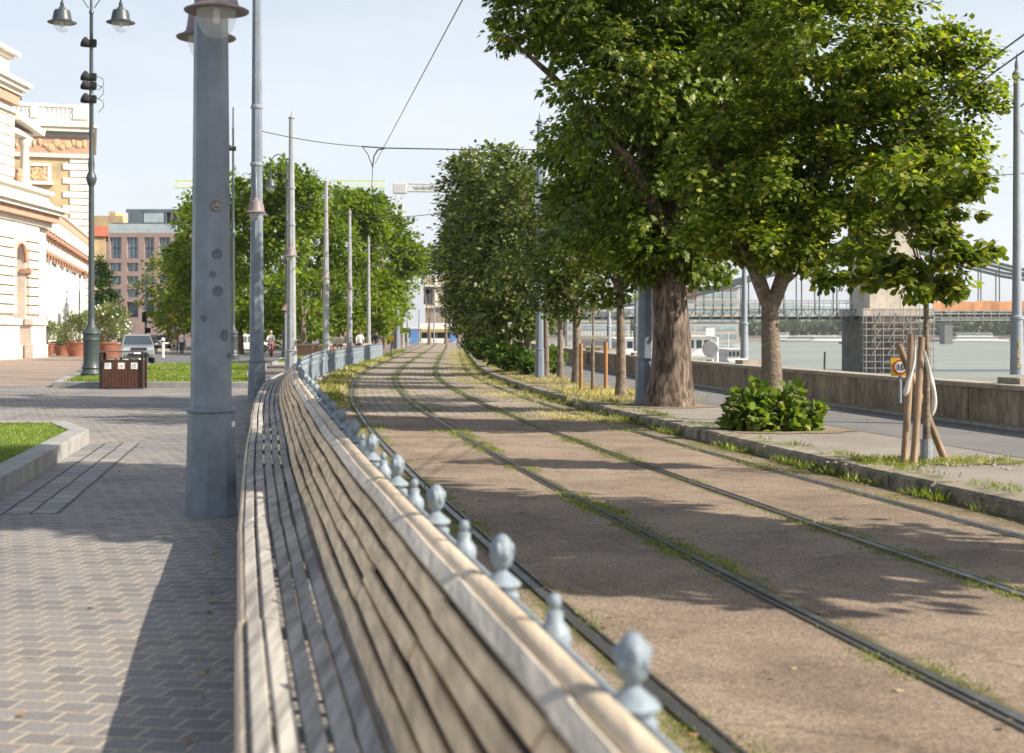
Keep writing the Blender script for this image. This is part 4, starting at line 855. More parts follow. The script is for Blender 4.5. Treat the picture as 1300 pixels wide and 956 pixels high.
# arcade wall with balustrade, covered in sheeting
g = palace('arcade_wing', 'long palace arcade behind white sheeting with terracotta brackets and balustrade', 0)
LW = 46; mb = MB(); lbx(mb, 0, LW, .5, 6, 0, 9.5); mb.build('wall', M['cream'], g)
def rep(mb, name, mat, xs_):
    first = mb.build(name, mat, g)
    for x in xs_[1:]: o = first.copy(); COL.objects.link(o); o.parent = g; o.location = (x-xs_[0], 0, 0)
mb = MB(); n = 60; vs = []
for i in range(n+1): x = LW*.94*i/n+.6; y = .15+.07*math.sin(i*1.3)+.05*math.sin(i*3.1); vs += [(x, y, 1.0), (x, y, 7.2)]
mb.add(vs, [(2*i, 2*i+2, 2*i+3, 2*i+1) for i in range(n)]); o = mb.build('white_sheeting', M['screen'], g); so_ = o.modifiers.new('t', 'SOLIDIFY'); so_.thickness = .03
mb = MB(); lbx(mb, 0, LW, -.05, .5, 7.6, 8.5); lbx(mb, 0, LW, -.6, .5, 9.05, 9.4); lbx(mb, 0, LW, -.25, .5, 9.4, 10.3); mb.build('cornice', M['cream2'], g)
xs_ = [.5+i*1.6 for i in range(int(LW/1.6))]; mb = MB(); mb.lathe([(.1, 10.3), (.24, 10.5), (.26, 10.7), (.12, 11.05), (.2, 11.25)], (.5, 0, 0), 8); rep(mb, 'baluster', M['terra'], xs_)
xs_ = [.8+i*2.2 for i in range(int(LW/2.2))]
mb = MB(); lbx(mb, .8, 2.0, -.2, .5, 7.15, 7.4); lbx(mb, .8, 2.0, -.5, .5, 7.4, 7.62); rep(mb, 'lower_bracket', M['terra'], xs_)
mb = MB(); lbx(mb, .8, 1.7, -.55, .5, 8.75, 9.04); lbx(mb, 1.0, 1.5, -.3, .5, 8.5, 8.75); rep(mb, 'upper_bracket', M['terra'], xs_)
mb = MB(); mb.box((1.9, -.3, 9.85), (.5, .5, .5)); rep(mb, 'frieze_block', M['cream2'], xs_)
mb = MB(); lbx(mb, 0, LW, -.2, .25, 11.25, 11.45); mb.build('balustrade_rail', M['cream2'], g)
# tall block, front facing the square
Dp = 148; xl, xr = wx(-40, Dp), wx(113, Dp); zt = wz(133, Dp); zc = wz(160, Dp)
PB = R(16.5); g = empty('palace_block', (xr-(xr-xl)/2*math.cos(PB), Dp-(xr-xl)/2*math.sin(PB), 0), PB, 'tall yellow brick palace block with white quoins, terracotta frieze and balustraded roof', 'building'); hw = (xr-xl)/2
mb = MB(); lbx(mb, -hw, hw-.6, 0, 22, 0, zc-3); mb.build('brick_wall', M['ybrick'], g).rotation_euler = (0, 0, 0)
mb = MB(); z = 2.; i = 0
while z < zc-3.6: lbx(mb, hw-1.9-(.7 if i % 2 else 0), hw+(.0), -.12, .6, z, z+.62); lbx(mb, hw-.58, hw, .6, 2.2+(.7 if i % 2 else 0), z, z+.62); z += .72; i += 1
mb.build('quoin', M['cream2'], g)
mb = MB(); lbx(mb, -hw, hw, -.2, 22, zc-3, zc-1.3); mb.build('terracotta_frieze', M['terra'], g)
mb = MB(); lbx(mb, -hw-.2, hw+.2, -.3, 22, zc-3.4, zc-3.0); lbx(mb, -hw-.5, hw+.5, -.9, 22.5, zc-.75, zc-.3); lbx(mb, -hw-.7, hw+.8, -1.1, 22.7, zc-.3, zc+.02); lbx(mb, -hw, hw, -.1, 21, zc+.02, zc+.65); mb.build('cornice', M['cream'], g)
mb = MB(); lbx(mb, -hw, hw+.1, -.35, 22, zc-1.3, zc-.75); mb.build('dentil_band', M['stone'], g)
mb = MB(); x = -hw
while x < hw: mb.lathe([(.13, zc+.65), (.2, zc+1.0), (.1, zc+1.3), (.18, zc+1.6), (.14, zc+1.8)], (x, 0, 0), 6); x += .43
mb.build('roof_baluster', M['cream2'], g)
mb = MB(); lbx(mb, -hw, hw, -.25, .25, zc+1.8, zc+2.1)
for px in (47, 105, 18): x = wx(px, Dp)-(xl+xr)/2; lbx(mb, x-.35 if px != 105 else x-.9, x+.35 if px != 105 else hw, -.28, .28, zc+.65, zc+2.14)
mb.build('roof_rail', M['cream2'], g)
cx = (xl+xr)/2; wl, wr, wt, wb = wx(42, Dp)-cx, wx(63, Dp)-cx, wz(213, Dp), wz(232, Dp)
mb = MB(); lbx(mb, wl, wr, -.12, 0, wb, wt); mb.build('terracotta_relief', M['terra'], g)
mb = MB(); lbx(mb, wl-.4, wr+.4, -.25, 0, wt, wt+.3); lbx(mb, wr, wr+.35, -.2, 0, wb, wt); lbx(mb, wl-.35, wl, -.2, 0, wb, wt); lbx(mb, wl-.5, wr+.6, -.4, 0, wb-.35, wb); mb.build('relief_frame', M['cream2'], g)
rl_ = random.Random(4); mb = MB()
for _ in range(60): mb.ball((rl_.uniform(wl+.2, wr-.2), -.13, rl_.uniform(wb+.2, wt-.2)), (rl_.uniform(.08, .25), .1, rl_.uniform(.08, .25)), 6, 4)
mb.build('relief_carving', M['ybrick'], g); mb = MB()
x = -hw+.5
while x < hw-.4:
    mb.ball((x, -.22, zc-2.1+rl_.uniform(-.3, .3)), (rl_.uniform(.15, .5), .12, rl_.uniform(.2, .5)), 7, 5); x += .55
mb.build('frieze_carving', M['ybrick'], g)
mb = MB(); x0, x1 = wx(17, 158)-cx, wx(46, 158)-cx; mb.add([(x0-3, 10, zc+2), (x1, 10, zc+2), (x1-.6, 15, zc+5), (x0-3, 15, zc+5), (x0-3, 20, zc+2), (x1, 20, zc+2)], [(0, 1, 2, 3), (2, 1, 5), (3, 2, 5, 4)]); mb.build('roof', M['rooft'], g)
mb = MB(); x2 = wx(65, 158)-cx; mb.add([(x1, 10, zc+2), (x2, 10, zc+2), (x1+1.5, 15, zc+3.6), (x1, 15, zc+3.6), (x2, 19, zc+2), (x1, 19, zc+2)], [(0, 1, 2, 3), (2, 1, 4), (3, 2, 4, 5)]); lbx(mb, x0-3, x1+1.6, 14, 15, zc+4.7, zc+5.1); mb.build('slate_roof', M['roofg'], g)
mb = MB(); mb.ball((wx(84, 158)-cx, 12, zc+2.2), (1.2, 1.2, 1.6), 12, 8); mb.build('dome', M['screen'], g, smooth=60)
# narrow yellow house with red roof between
D = 200; x0, x1 = wx(112, D), wx(134, D); g = empty('narrow_house', ((x0+x1)/2, D, 0), R(16), 'narrow yellow house with steep red roof beyond the palace', 'building'); h = (x1-x0)/2
mb = MB(); lbx(mb, -h-6, h, 0, 12, 0, wz(300, D)); mb.build('wall', M['ybrick'], g); z0, z1 = wz(300, D), wz(278, D)
mb = MB(); mb.add([(-h-6.3, -.4, z0), (h+.3, -.4, z0), (h+.3, 6, z1-.6), (-h-6.3, 6, z1-.6), (-h-6.3, 12.4, z0), (h+.3, 12.4, z0)], [(0, 1, 2, 3), (3, 2, 5, 4), (1, 5, 2), (0, 3, 4)]); mb.build('roof', M['rooft'], g)
mb = MB(); 
for z in (4, 8.5): lbx(mb, -h+.5, -h+1.3, -.06, 0, z, z+2.2); lbx(mb, h-1.3, h-.6, -.06, 0, z, z+2.2)
mb.build('window', M['window'], g)
D = 280; g = empty('beige_tower_block', (wx(146, D), D, 0), 0, 'beige stepped tower block just showing above the red roof', 'building')
mb = MB(); lbx(mb, -5, 1.5, 0, 10, 0, wz(274, D)); lbx(mb, -1.5, -.2, 1, 9, wz(274, D), wz(268, D)); mb.build('wall', M['ybrick'], g)
# pink stone office block
M['pink'] = vary('pinkish brown stone cladding', (.34, .25, .22), .7, .1, .5, .1); M['bluewin'] = vary('glass with painted sky reflection', (.33, .43, .48), .15, .35, .25, spec=.9); M['teal'] = vary('grey metal roof storey', (.13, .17, .19), .4, .15, .5); M['glassr'] = vary('pale glass balustrade', (.4, .47, .49), .15, .15, .4, spec=.8)  # bluewin: sky reflection painted in as a lighter blue base colour
D = 258; k = D/F; X0 = wx(133, D); g = empty('office_block', (X0, D, 0), 0, 'modern pinkish stone office block with deep square windows and glazed roof storeys', 'building')
def ox(px): return wx(px, D)-X0
cols = [(139.5, 154), (161, 175.5), (183, 195.7), (202, 216), (224, 238)]; rows = [(543, 612), (485, 522), (427, 463), (367, 405), (252, 347)]; rowsz = [(wz(230+b/3.54, D), wz(230+a/3.54, D)) for a, b in rows]
xs = [ox(133)]+[v for a, b in cols for v in (ox(a), ox(b))]+[ox(246)]; ztop = wz(230+232/3.54, D)
mb = MB()
for i in range(0, len(xs), 2): lbx(mb, xs[i], xs[i+1], 0, 1.2, 0, ztop)
prev = 0
for z0, z1 in rowsz+[(ztop, ztop)]:
    for a, b in cols: lbx(mb, ox(a), ox(b), .003, 1.2, prev, z0)
    prev = z1
lbx(mb, xs[0], xs[-1], 1.2, 25, 0, ztop-.3); mb.build('facade_wall', M['pink'], g)
for a, b in cols:
    for ri, (z0, z1) in enumerate(rowsz):
        mb = MB(); mb.cur = 0; lbx(mb, ox(a)+.02, ox(b)-.02, .75, .82, z0+.02, z1-.02); mb.cur = 1; w_ = ox(b)-ox(a)
        for f in ((.28, .72) if ri in (1, 2, 3) else (.33, .66)): lbx(mb, ox(a)+w_*f-.05, ox(a)+w_*f+.05, .62, .74, z0, z1)
        if ri == 4: lbx(mb, ox(a), ox(b), .62, .74, (z0+z1)/2-.1, (z0+z1)/2+.1)
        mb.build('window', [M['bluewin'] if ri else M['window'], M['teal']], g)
zb = ztop; z2 = wz(283, D); z3 = wz(278, D); z4 = wz(264, D)
mb = MB(); lbx(mb, xs[0]+.5, xs[-1], .6, .7, zb, wz(284, D)); mb.build('terrace_glass', M['glassr'], g)
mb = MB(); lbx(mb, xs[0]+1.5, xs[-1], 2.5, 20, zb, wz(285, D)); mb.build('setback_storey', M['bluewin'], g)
mb = MB(); lbx(mb, xs[0]+.8, xs[-1], 1.5, 22, wz(285, D), wz(282, D)); lbx(mb, ox(155), xs[-1], 2.5, 20, wz(268, D), wz(264, D)); lbx(mb, ox(158), ox(177), 2.5, 20, wz(282, D), wz(268, D))
for px in (205, 213, 221): lbx(mb, ox(px), ox(px+2), 2.5, 3, wz(282, D), wz(268, D))
mb.build('roof_slab', M['teal'], g)
mb = MB(); lbx(mb, ox(178), ox(204), 2.6, 19, wz(281, D), wz(268, D)); mb.build('penthouse_glass', M['glassr'], g)
mb = MB(); lbx(mb, ox(205), xs[-1], 4, 18, wz(281, D), wz(268, D)); mb.build('penthouse_wall', M['pink'], g)
# terracotta coloured low wall in the park
M['twall'] = vary('reddish low wall', (.36, .2, .12), .85, .15, 2); 
a, b = at(360, 437, 98), at(470, 435, 102); d = b-a; g = empty('low_park_wall', (a.x, a.y, 0), math.atan2(d.y, d.x), 'low reddish brown wall with pale top at the edge of the park', 'wall')
mb = MB(); lbx(mb, 0, d.length, -.15, .15, 0, .75); mb.build('wall_body', M['twall'], g); mb = MB(); lbx(mb, 0, d.length, -.22, .22, .753, .92); mb.build('wall_top', M['coping'], g)
# ------------------------------------------------------------------ buildings at the end of the track
D = 262; g = empty('quay_house', (wx(566, D), D, 0), 0, 'cream ornate house with a tall arched window at the far end of the track', 'building')
mb = MB(); lbx(mb, wx(540, D)-wx(566, D), wx(606, D)-wx(566, D), 0, 14, 0, wz(350, D)); mb.build('wall', vary('cream render with painted shading', (.4, .345, .27), .9, .25, .8), g)  # render colour darkened, so the dim shading sits in the wall tone
mb = MB(); c = wx(543, D)-wx(566, D)
for cc in (c, c+4.6): lbx(mb, cc-.75, cc+.75, -.06, 0, wz(386, D), wz(368, D)); mb.lathe([(.75, 0), (.75, .06)], (cc, 0, wz(368, D)), 16, M=Matrix.Rotation(R(90), 3, 'X')); mb.build('arched_window', M['window'], g); mb = MB()
mb = MB(); lbx(mb, -4, 6.2, -.4, 0, wz(391, D), wz(388, D)); lbx(mb, -4, 6.2, -.5, 0, wz(364, D), wz(362, D)); 
for x in (-1.8, 1.2, 4.4): lbx(mb, x-.25, x+.25, -.25, 0, wz(388, D), wz(350, D))
mb.build('stone_trim', M['cream2'], g)
mb = MB(); 
for x in (-.8, 2.2, 4.8): lbx(mb, x, x+1.0, -.05, 0, wz(402, D), wz(394, D))
mb.build('small_window', M['window'], g)
D = 232; c = wx(556, D); g = empty('terrace_pavilion', (c, D, 0), 0, 'flat roofed white pavilion with striped awning and dark glazing across the end of the track', 'building')
a, b = wx(531, D)-c, wx(580, D)-c; M['awn'] = vary('ochre awning', (.5, .36, .14), .85, .25, 6); M['bluep'] = vary('blue hoarding', (.12, .28, .62), .6, .1, 1); 
mb = MB(); lbx(mb, a, b, 0, 8, wz(418, D), wz(410, D)); mb.build('roof_fascia', M['white'], g)
mb = MB(); lbx(mb, a, b, -1.0, 0, wz(419.5, D), wz(418, D)); lbx(mb, a, b, -1.02, -.98, wz(422, D), wz(419.4, D))
mb.build('awning', M['awn'], g); mb = MB(); lbx(mb, a, b, .3, 7, 0, wz(418, D)); mb.build('glazing', M['window'], g)
mb = MB()
lbx(mb, a, b, -1.3, -1.2, 0, .75); mb.build('low_screen', M['white'], g)
for x in (a+.1, a+1.5, a+3, a+4.5, a+6.1): mb = MB(); lbx(mb, x-.06, x+.06, .15, .3, .0, wz(418, D)); mb.build('frame_post', M['white'], g)
mb = MB(); lbx(mb, wx(572, D)-c, wx(579, D)-c, -1.6, -1.5, .2, 2.2); mb.build('blue_panel', M['bluep'], g)
D = 210; c = wx(517, D); g = empty('tram_stop_shelter', (c, D, 0), 0, 'blue and white tram stop shelter left of the far end of the track', 'shelter')
mb = MB(); lbx(mb, -1.8, 2.2, -1, 1, 2.3, 2.5); mb.build('roof', M['white'], g); mb = MB(); lbx(mb, -1.6, 2, .7, .75, .3, 2.2); mb.build('glass_panel', M['glassr'], g); mb = MB(); lbx(mb, .6, 1.6, -.9, -.8, .1, 2.1); mb.build('blue_panel', M['bluep'], g)
mb = MB()
for x in (-1.6, 0, 2): mb.tube([(x, .6, 0), (x, .6, 2.3)], .05, 6)
mb.build('post', M['polewall'], g)
# far tram poles
for px, pt, D, w_, mt, lab in ((504, 392, 146, .3, 'polegrey', 'thick dark blue pole far down the track'), (511.5, 398, 165, .16, 'poleligh', 'pale pole with a round white lamp behind the thick dark pole'), (517.3, 387, 178, .11, 'poleligh', 'bright thin pole far left of the track end'), (532, 395, 200, .09, 'polewall', 'thin grey pole left before the white pavilion'), (551, 385, 205, .1, 'polewall', 'thin grey pole standing between the rails at the far end')):
    g = empty('far_pole', (wx(px, D), D, 0), 0, lab, 'pole'); mb = MB(); zt = wz(pt, D); mb.tube([(0, 0, -.02), (0, 0, zt*.6), (0, 0, zt)], [w_*1.15, w_, w_*.7], 8); mb.build('shaft', M[mt], g); mb = MB(); mb.lathe([(w_*1.2, zt-.02), (w_*1.2, zt+.1), (.01, zt+.3)], n=8); mb.build('pole_tip', M[mt], g)
# ------------------------------------------------------------------ ornate lamp posts
def ornate(loc, H, label, heads=True, flood=(), rz=0, single=False):
    g = empty('ornate_lamp_post', loc, rz, label, 'lamp post', 'ornate dark cast iron lamp posts'); mb = MB()
    mb.lathe([(.4, -.02), (.4, .12), (.34, .18), (.37, .26), (.33, .34), (.3, .4), (.33, .46), (.29, .56), (.28, .7), (.285, 1.4), (.31, 1.45), (.28, 1.5), (.29, 1.62), (.34, 1.66), (.3, 1.74), (.2, 1.84), (.14, 1.98), (.12, 2.2)], n=20); mb.build('pedestal', M['irondark'], g, smooth=35)
    mb = MB(); s = H/14; mb.lathe([(.115, 2.15), (.095, 6.7*s), (.1, 6.75*s), (.15, 6.85*s), (.19, 7.0*s), (.17, 7.1*s), (.1, 7.25*s), (.12, 7.5*s), (.085, 7.8*s), (.075, 9.8*s), (.1, 9.85*s), (.075, 9.95*s), (.06, 12.7*s), (.09, 12.75*s), (.05, 12.9*s), (.045, H)], n=12); mb.build('column', M['irondark'], g, smooth=35)
    if heads:
        mb = MB(); R_ = 1.03; n = 14
        for sg in ((-1, 1) if not single else (1,)):
            mb.tube([(sg*(R_*.5-R_*.5*math.cos(math.pi*i/n)), 0, H-.3+.75*math.sin(math.pi*i/n)) for i in range(n+1)]+[(sg*R_, 0, H-.9)], .035, 6)
            mb.tube([(sg*(.5+.22*(1-i/22)*math.cos(i*.45)), 0, H-.25+.22*(1-i/22)*math.sin(i*.45)) for i in range(20)], .018, 5)
            mb.tube([(sg*.1, 0, H-1.1), (sg*.3, 0, H-.8), (sg*.6, 0, H-.75), (sg*.8, 0, H-.3)], .018, 5)
        mb.build('scroll_arms', M['irondark'], g)
        for sg in ((-1, 1) if not single else (1,)):
            o = lamp_head(g, (sg*R_, 0, H-1.6), 1.0, mat='irondark'); o.scale = (1.75, 1.75, 1.4)
    for i, z in enumerate(flood):
        mb = MB(); Mx = Matrix.Rotation(R(-62), 3, 'Y') @ Matrix.Rotation(R(0), 3, 'X'); mb.lathe([(.06, -.2), (.13, -.15), (.19, 0), (.19, .05)], (-.22, -.08, z), 12, M=Mx); mb.box((.02, -.02, z-.12), (.3, .12, .1)); mb.box((.1, -.03, z), (.16, .14, .2)); o = mb.build('floodlight', M['black'], g, smooth=35)
        mb = MB(); mb.lathe([(.175, .052), (.001, .056)], (-.22, -.08, z), 12, M=Mx); mb.build('floodlight_glass', M['glassr'], o)
        if i: mb = MB(); mb.tube([(.2, -.05, z), (.42, -.05, z-.1), (.45, -.05, z-.3), (.25, -.05, z-.5)], .012, 5); mb.build('cable', M['wire'], g)
    return g
D = 50; ornate((wx(116, D), D, 0), 14.2, 'tall dark cast iron lamp post with floodlights and two hanging lamps, beside the wooden bins', flood=[wz(54, D), wz(97, D), wz(125, D), wz(108, D)])
D = 88; ornate((wx(296, D), D, 0), wz(128, D)-.4, 'dark ornate lamp post half hidden by the nearest thick pole', flood=[wz(188, D)], single=False, heads=False)
D = 90; ornate((wx(364, D), D, 0), wz(195, D)-.5, 'dark ornate lamp post directly behind the third grey pole, scroll arm to its left', flood=[], single=True, rz=math.pi)
D = 112; ornate((wx(389, D), D, 0), 10.6, 'dark ornate lamp post standing on the far lawn between two pale poles', heads=False)
# ------------------------------------------------------------------ bins
M['slat'] = vary('reddish brown wood slats', (.105, .045, .028), .55, .3, 5, .3, 20, fine=20, finev=.25, stretch=(6, 6, .4))
D = 43; g = empty('waste_bins', (wx(156.5, D), D, 0), R(2), 'triple brown wooden waste bin with three white stickers beside the tall lamp post', 'bin'); W = .62; 
mb = MB(); lbx(mb, -W+.03, W-.03, -.22, .22, .03, .86)
for i in range(12): x = -W+.04+i*(2*W-.08)/12; lbx(mb, x+.006, x+(2*W-.08)/12-.006, -.245, -.222, .04, .87)
mb.build('slat_body', M['slat'], g)
for x in (-W, W):
    mb = MB()
    for y in (-.25, .25): lbx(mb, x-.03, x+.03, y-.03, y+.03, 0, 1.1)
    lbx(mb, x-.03, x+.03, -.22, .22, 1.06, 1.1); mb.build('frame', M['black'], g); mb = MB(); lbx(mb, -W-.03, W+.03, -.28, .28, 1.1, 1.13); mb.build('roof_panel', M['polewall'], g)
for i, (x, c) in enumerate(((-.4, (.3, .4, .6)), (0, (.75, .45, .25)), (.385, (.05, .05, .05)))):
    mb = MB(); lbx(mb, x-.1, x+.1, -.252, -.246, .6, .79); o = mb.build('sticker', M['white'], g)
    mb = MB()
    if i == 1: mb.box((x, -.254, .69), (.09, .004, .06))
    else:
        for q in range(3):
            a0 = q*2.094+.3; mb.tube([(x+.045*math.cos(a0+t_), -.254, .695+.045*math.sin(a0+t_)) for t_ in (0, .4, .8, 1.2, 1.5)], [.008, .008, .008, .013, .002], 5)
    mb.build('recycling_mark', vary('sticker print', c, .6, .05, 3), o)
mb = MB(); M['bag'] = vary('pale green bin bag', (.5, .58, .45), .5, .1, 5)
for x in (-.33, .1, .42): mb.ball((x, -.05, .88), (.17, .16, .05), 10, 6)
mb.build('bin_bag', M['bag'], g, smooth=60)
# ------------------------------------------------------------------ planters with oleander
M['pot'] = vary('terracotta pot', (.3, .12, .07), .8, .2, 3)
for px, py, D, s, lab in ((58, 449, 106, 1.0, 'oleander in a round pot at the foot of the palace corner, farthest left'), (78, 450, 104, .8, 'small oleander in a dark pot, second from the left by the palace'), (97, 449, 100, 1.15, 'large oleander in a terracotta pot just left of the tall lamp post'), (137, 452, 86, 1.25, 'white flowering oleander in a wide terracotta pot behind the bins'), (150, 440, 105, 1.05, 'white flowering oleander behind the silver car roof')):
    b = Vector((wx(px, D), D, 0)); g = empty('potted_oleander', b, 0, lab, 'potted plant', 'oleanders in pots before the palace')
    mb = MB(); mb.lathe([(.45*s, 0), (.6*s, .5*s), (.68*s, .8*s), (.72*s, .82*s), (.72*s, .9*s), (.6*s, .9*s), (.55*s, .8*s)], n=18); mb.build('pot', M['pot'], g, smooth=40)
    V, Fq, cs = crown([(b.x, b.y, 1.75*s, .95*s, .95*s, 1.0*s), (b.x+.3*s, b.y, 2.1*s, .6*s, .6*s, .7*s)], 2.6, .22, 'long', .4, .8, -.3, .3, 60); fast_mesh('foliage', V-np.array(b), Fq, M['lf_olea'], g)
    mb = MB(); 
    for q in range(8): mb.tube([(random.uniform(-.2, .2), random.uniform(-.2, .2), .75*s), (random.uniform(-.5, .5)*s, random.uniform(-.5, .5)*s, 1.9*s)], [.03, .012], 5)
    mb.build('stems', M['bark'], g)
    fl = MB()
    for q in range(45 if px > 120 else 16): 
        d = Vector(rand_dir(1)[0]); fl.ball((d.x*.95*s, d.y*.95*s, 1.85*s+d.z*.95*s), random.uniform(.04, .09), 5, 4)
    fl.build('blossoms', M['cloth'], g)
# ------------------------------------------------------------------ cars
def car(label, loc, rz, col, kind='suv', L=4.2, W=1.8, H=1.6, taxi=False, simple=False):
    g = empty('parked_car' if kind != 'suv' else 'car', loc, rz, label, 'car'); bm_ = vary('car paint', col, .28, .03, 1, metal=.35, spec=.6)
    h = L/2; suv = kind == 'suv'; sill = .3; belt = .98 if suv else .82
    def shell(prof, hw0, hw1, z0, z1, name, mat, inset=0):
        """side profile [(x,z)] closed; half width tapers with height"""
        vs = []; n = len(prof); f = lambda z: hw0+(hw1-hw0)*max(0, min(1, (z-z0)/(z1-z0)))
        for sg in (-1, 1):
            for x, z in prof: k = 1-.06*max(0, (abs(x)/h))**6*1.6; vs.append((x, sg*f(z)*k, z))
        fs = [tuple(range(n)), tuple(range(2*n-1, n-1, -1))]+[(i, n+i, n+(i+1) % n, (i+1) % n) for i in range(n)]
        return MB().add(vs, fs).build(name, mat, g, bevel=.04)
    def wheelcut(cx): return [(cx-.38, sill), (cx-.34, .5), (cx-.2, .68), (cx, .73), (cx+.2, .68), (cx+.34, .5), (cx+.38, sill)]
    wf, wr = h-.78, -h+.78
    prof = [(-h+.1, sill), *wheelcut(wr), *wheelcut(wf), (h-.08, sill), (h, .5), (h-.02, .78), (h-.15, belt-.05), (h-1.05, belt+.04), (-h+.05, belt+.02), (-h, .7), (-h+.02, .45)]
    shell(prof, W/2, W/2-.05, sill, belt, 'body', bm_)
    x_w, x_r0, x_r1, x_b = h-1.05, h-1.7, -h+(.35 if suv else .9), -h+(.1 if suv else .3)
    shell([(x_b, belt), (x_w, belt), (x_r0, H-.1), (x_r1, H-.1)], W/2-.07, W/2-.24, belt, H-.1, 'cabin_glass', M['window'])
    mb = MB(); rw_ = W/2-.22; mb.add([(x_r0+.05, -rw_, H-.11), (x_r0+.05, rw_, H-.11), (x_r1-.05, rw_, H-.11), (x_r1-.05, -rw_, H-.11), (x_r0-.1, -rw_+.06, H), (x_r0-.1, rw_-.06, H), (x_r1+.1, rw_-.06, H-.02), (x_r1+.1, -rw_+.06, H-.02)], [(0, 1, 2, 3), (7, 6, 5, 4), (0, 4, 5, 1), (1, 5, 6, 2), (2, 6, 7, 3), (3, 7, 4, 0)]); mb.build('roof', bm_, g)
    mb = MB()
    for sg in (-1, 1):
        for a, b in ((x_w, x_r0), (.1, .05), (x_b, x_r1)): mb.tube([(a, sg*(W/2-.07), belt), (b, sg*(W/2-.235), H-.09)], .035, 5)
    mb.build('roof_pillars', bm_, g)
    for x in (wf, wr):
        for sg in (-1, 1):
            Mx = Matrix.Rotation(R(90), 3, 'X'); mb = MB(); mb.lathe([(.2, -.1), (.3, -.11), (.335, -.06), (.335, .06), (.3, .11), (.2, .1)], (x, sg*(W/2-.13), .335), 20, M=Mx); wh = mb.build('wheel', M['black'], g, smooth=40)
            mb = MB(); mb.lathe([(.001, -.09), (.21, -.1), (.215, 0), (.21, .1), (.001, .09)], (x, sg*(W/2-.13), .335), 14, M=Mx); mb.build('rim', M['steel'], wh)
    for sg in (-1, 1):
        mb = MB(); mb.box((h-.06, sg*(W/2-.28), .78), (.12, .36, .15)); mb.build('headlight', M['glassr'], g, bevel=.02)
        mb = MB(); mb.box((-h+.03, sg*(W/2-.2), .8), (.08, .22, .2)); mb.build('tail_light', vary('red lamp', (.4, .02, .02), .3, .1, 2), g)
        mb = MB(); mb.ball((h-1.35, sg*(W/2+.08), belt+.06), (.07, .12, .08), 8, 6); mb.build('mirror', bm_, g)
    mb = MB(); mb.box((h-.005, 0, .8), (.05, W*.45, .14)); mb.box((h+.005, 0, .46), (.05, W*.6, .2)); mb.build('grille', M['black'], g)
    mb = MB(); 
    for i in range(6): mb.box((h+.022, -W*.2+i*W*.08, .8), (.02, .035, .12))
    mb.box((h-.02, 0, .38), (.1, W*.8, .05)); mb.build('chrome_bars', M['steel'], g)
    mb = MB(); mb.box((h+.035, 0, .58), (.02, .5, .11)); mb.build('number_plate', M['white'], g)
    if taxi: mb = MB(); mb.box((0, 0, H+.08), (.2, .5, .14)); mb.build('roof_sign', M['white'], g)
    return g
car('silver grey off road car driving toward the camera behind the bins', (wx(174, 79), 79, .008), R(-90-17+34), (.3, .31, .32), 'suv')
car('small bright red car half hidden behind the silver car roof', (wx(169, 150), 150, 0), R(-80), (.5, .03, .03), 'hatch', 3.9, 1.7, 1.45)
car('pale silver car between the red one and the street pole', (wx(181, 158), 158, 0), R(-80), (.45, .48, .5), 'hatch', 4.2, 1.75, 1.45)
car('dark grey car parked sideways left of the yellow taxi', (wx(199, 150), 150, 0), R(-50), (.2, .21, .22), 'hatch', 4.3, 1.75, 1.45)
car('yellow taxi on the far street beside the trees', (wx(212.5, 165), 165, 0), R(-75), (.75, .55, .03), 'hatch', 4.3, 1.8, 1.45, taxi=True)
g = car('red and white car parked under the trees behind the second grey pole', (wx(311, 118), 118, 0), R(-150), (.6, .6, .58), 'hatch', 4.2, 1.75, 1.5)
for o in list(g.children):
    if o.name.startswith('headlight') or o.name.startswith('tail_light'): o.data.materials[0] = vary('red lamp', (.45, .03, .03), .3, .1, 2)
# street signs in the distance
def sign(label, loc, h, shape, mat, r=.35, pole=.035, cat='sign'):
    g = empty('road_sign', loc, 0, label, cat); mb = MB(); mb.tube([(0, 0, 0), (0, 0, h)], pole, 6); mb.build('sign_post', M['polewall'], g); mb = MB(); Mx = Matrix.Rotation(R(90), 3, 'X')
    if shape == 'disc': mb.lathe([(r, 0), (r, .03)], (0, -.04, h), 18, M=Mx)
    elif shape == 'tri': mb.lathe([(r, 0), (r, .03)], (0, -.04, h), 3, ph=R(30+60), M=Mx)
    else: mb.box((0, -.05, h), (r*2, .03, r*2.4))
    mb.build('sign_plate', mat, g); return g
M['ochre'] = vary('orange yellow reflective sheet', (.75, .4, .03), .5, .08, 3)
sign('round orange yellow sign on a post by the far street trees', (wx(221, 120), 120, 0), wz(402, 120), 'disc', M['ochre'], .42)
sign('orange disc on a white post at the far end of the iron railing', (wx(496.5, 96), 96, 0), wz(430.5, 96), 'disc', M['ochre'], .17, .05)
sign('pair of white rectangular signs above the oleanders', (wx(133, 110), 110, 0), wz(399, 110), 'box', M['white'], .25)
sign('small triangular warning sign fixed left of the third grey pole', (wx(362.5, 62), 62, 0), wz(391, 62), 'tri', vary('red rimmed sign', (.5, .3, .28), .6, .2, 6), .2)
sign('white rectangular road sign before the office block', (wx(199, 160), 160, 0), wz(394, 160), 'box', M['white'], .3)
g = empty('traffic_mast', (wx(185, 140), 140, 0), 0, 'grey street mast with arms and signals before the office block', 'mast'); mb = MB(); mb.tube([(0, 0, 0), (0, 0, wz(338, 140))], [.14, .07], 8); mb.tube([(0, 0, 7), (-1.6, 0, 5.8)], .05, 5); mb.tube([(0, 0, 4.4), (-1.4, 0, 3.9)], .05, 5); mb.build('mast_pole', M['polewall'], g); mb = MB(); mb.box((-.1, -.1, 3.2), (.4, .3, 1.0)); mb.box((.2, 0, 1.9), (.5, .3, .5)); mb.build('signal_box', M['black'], g)
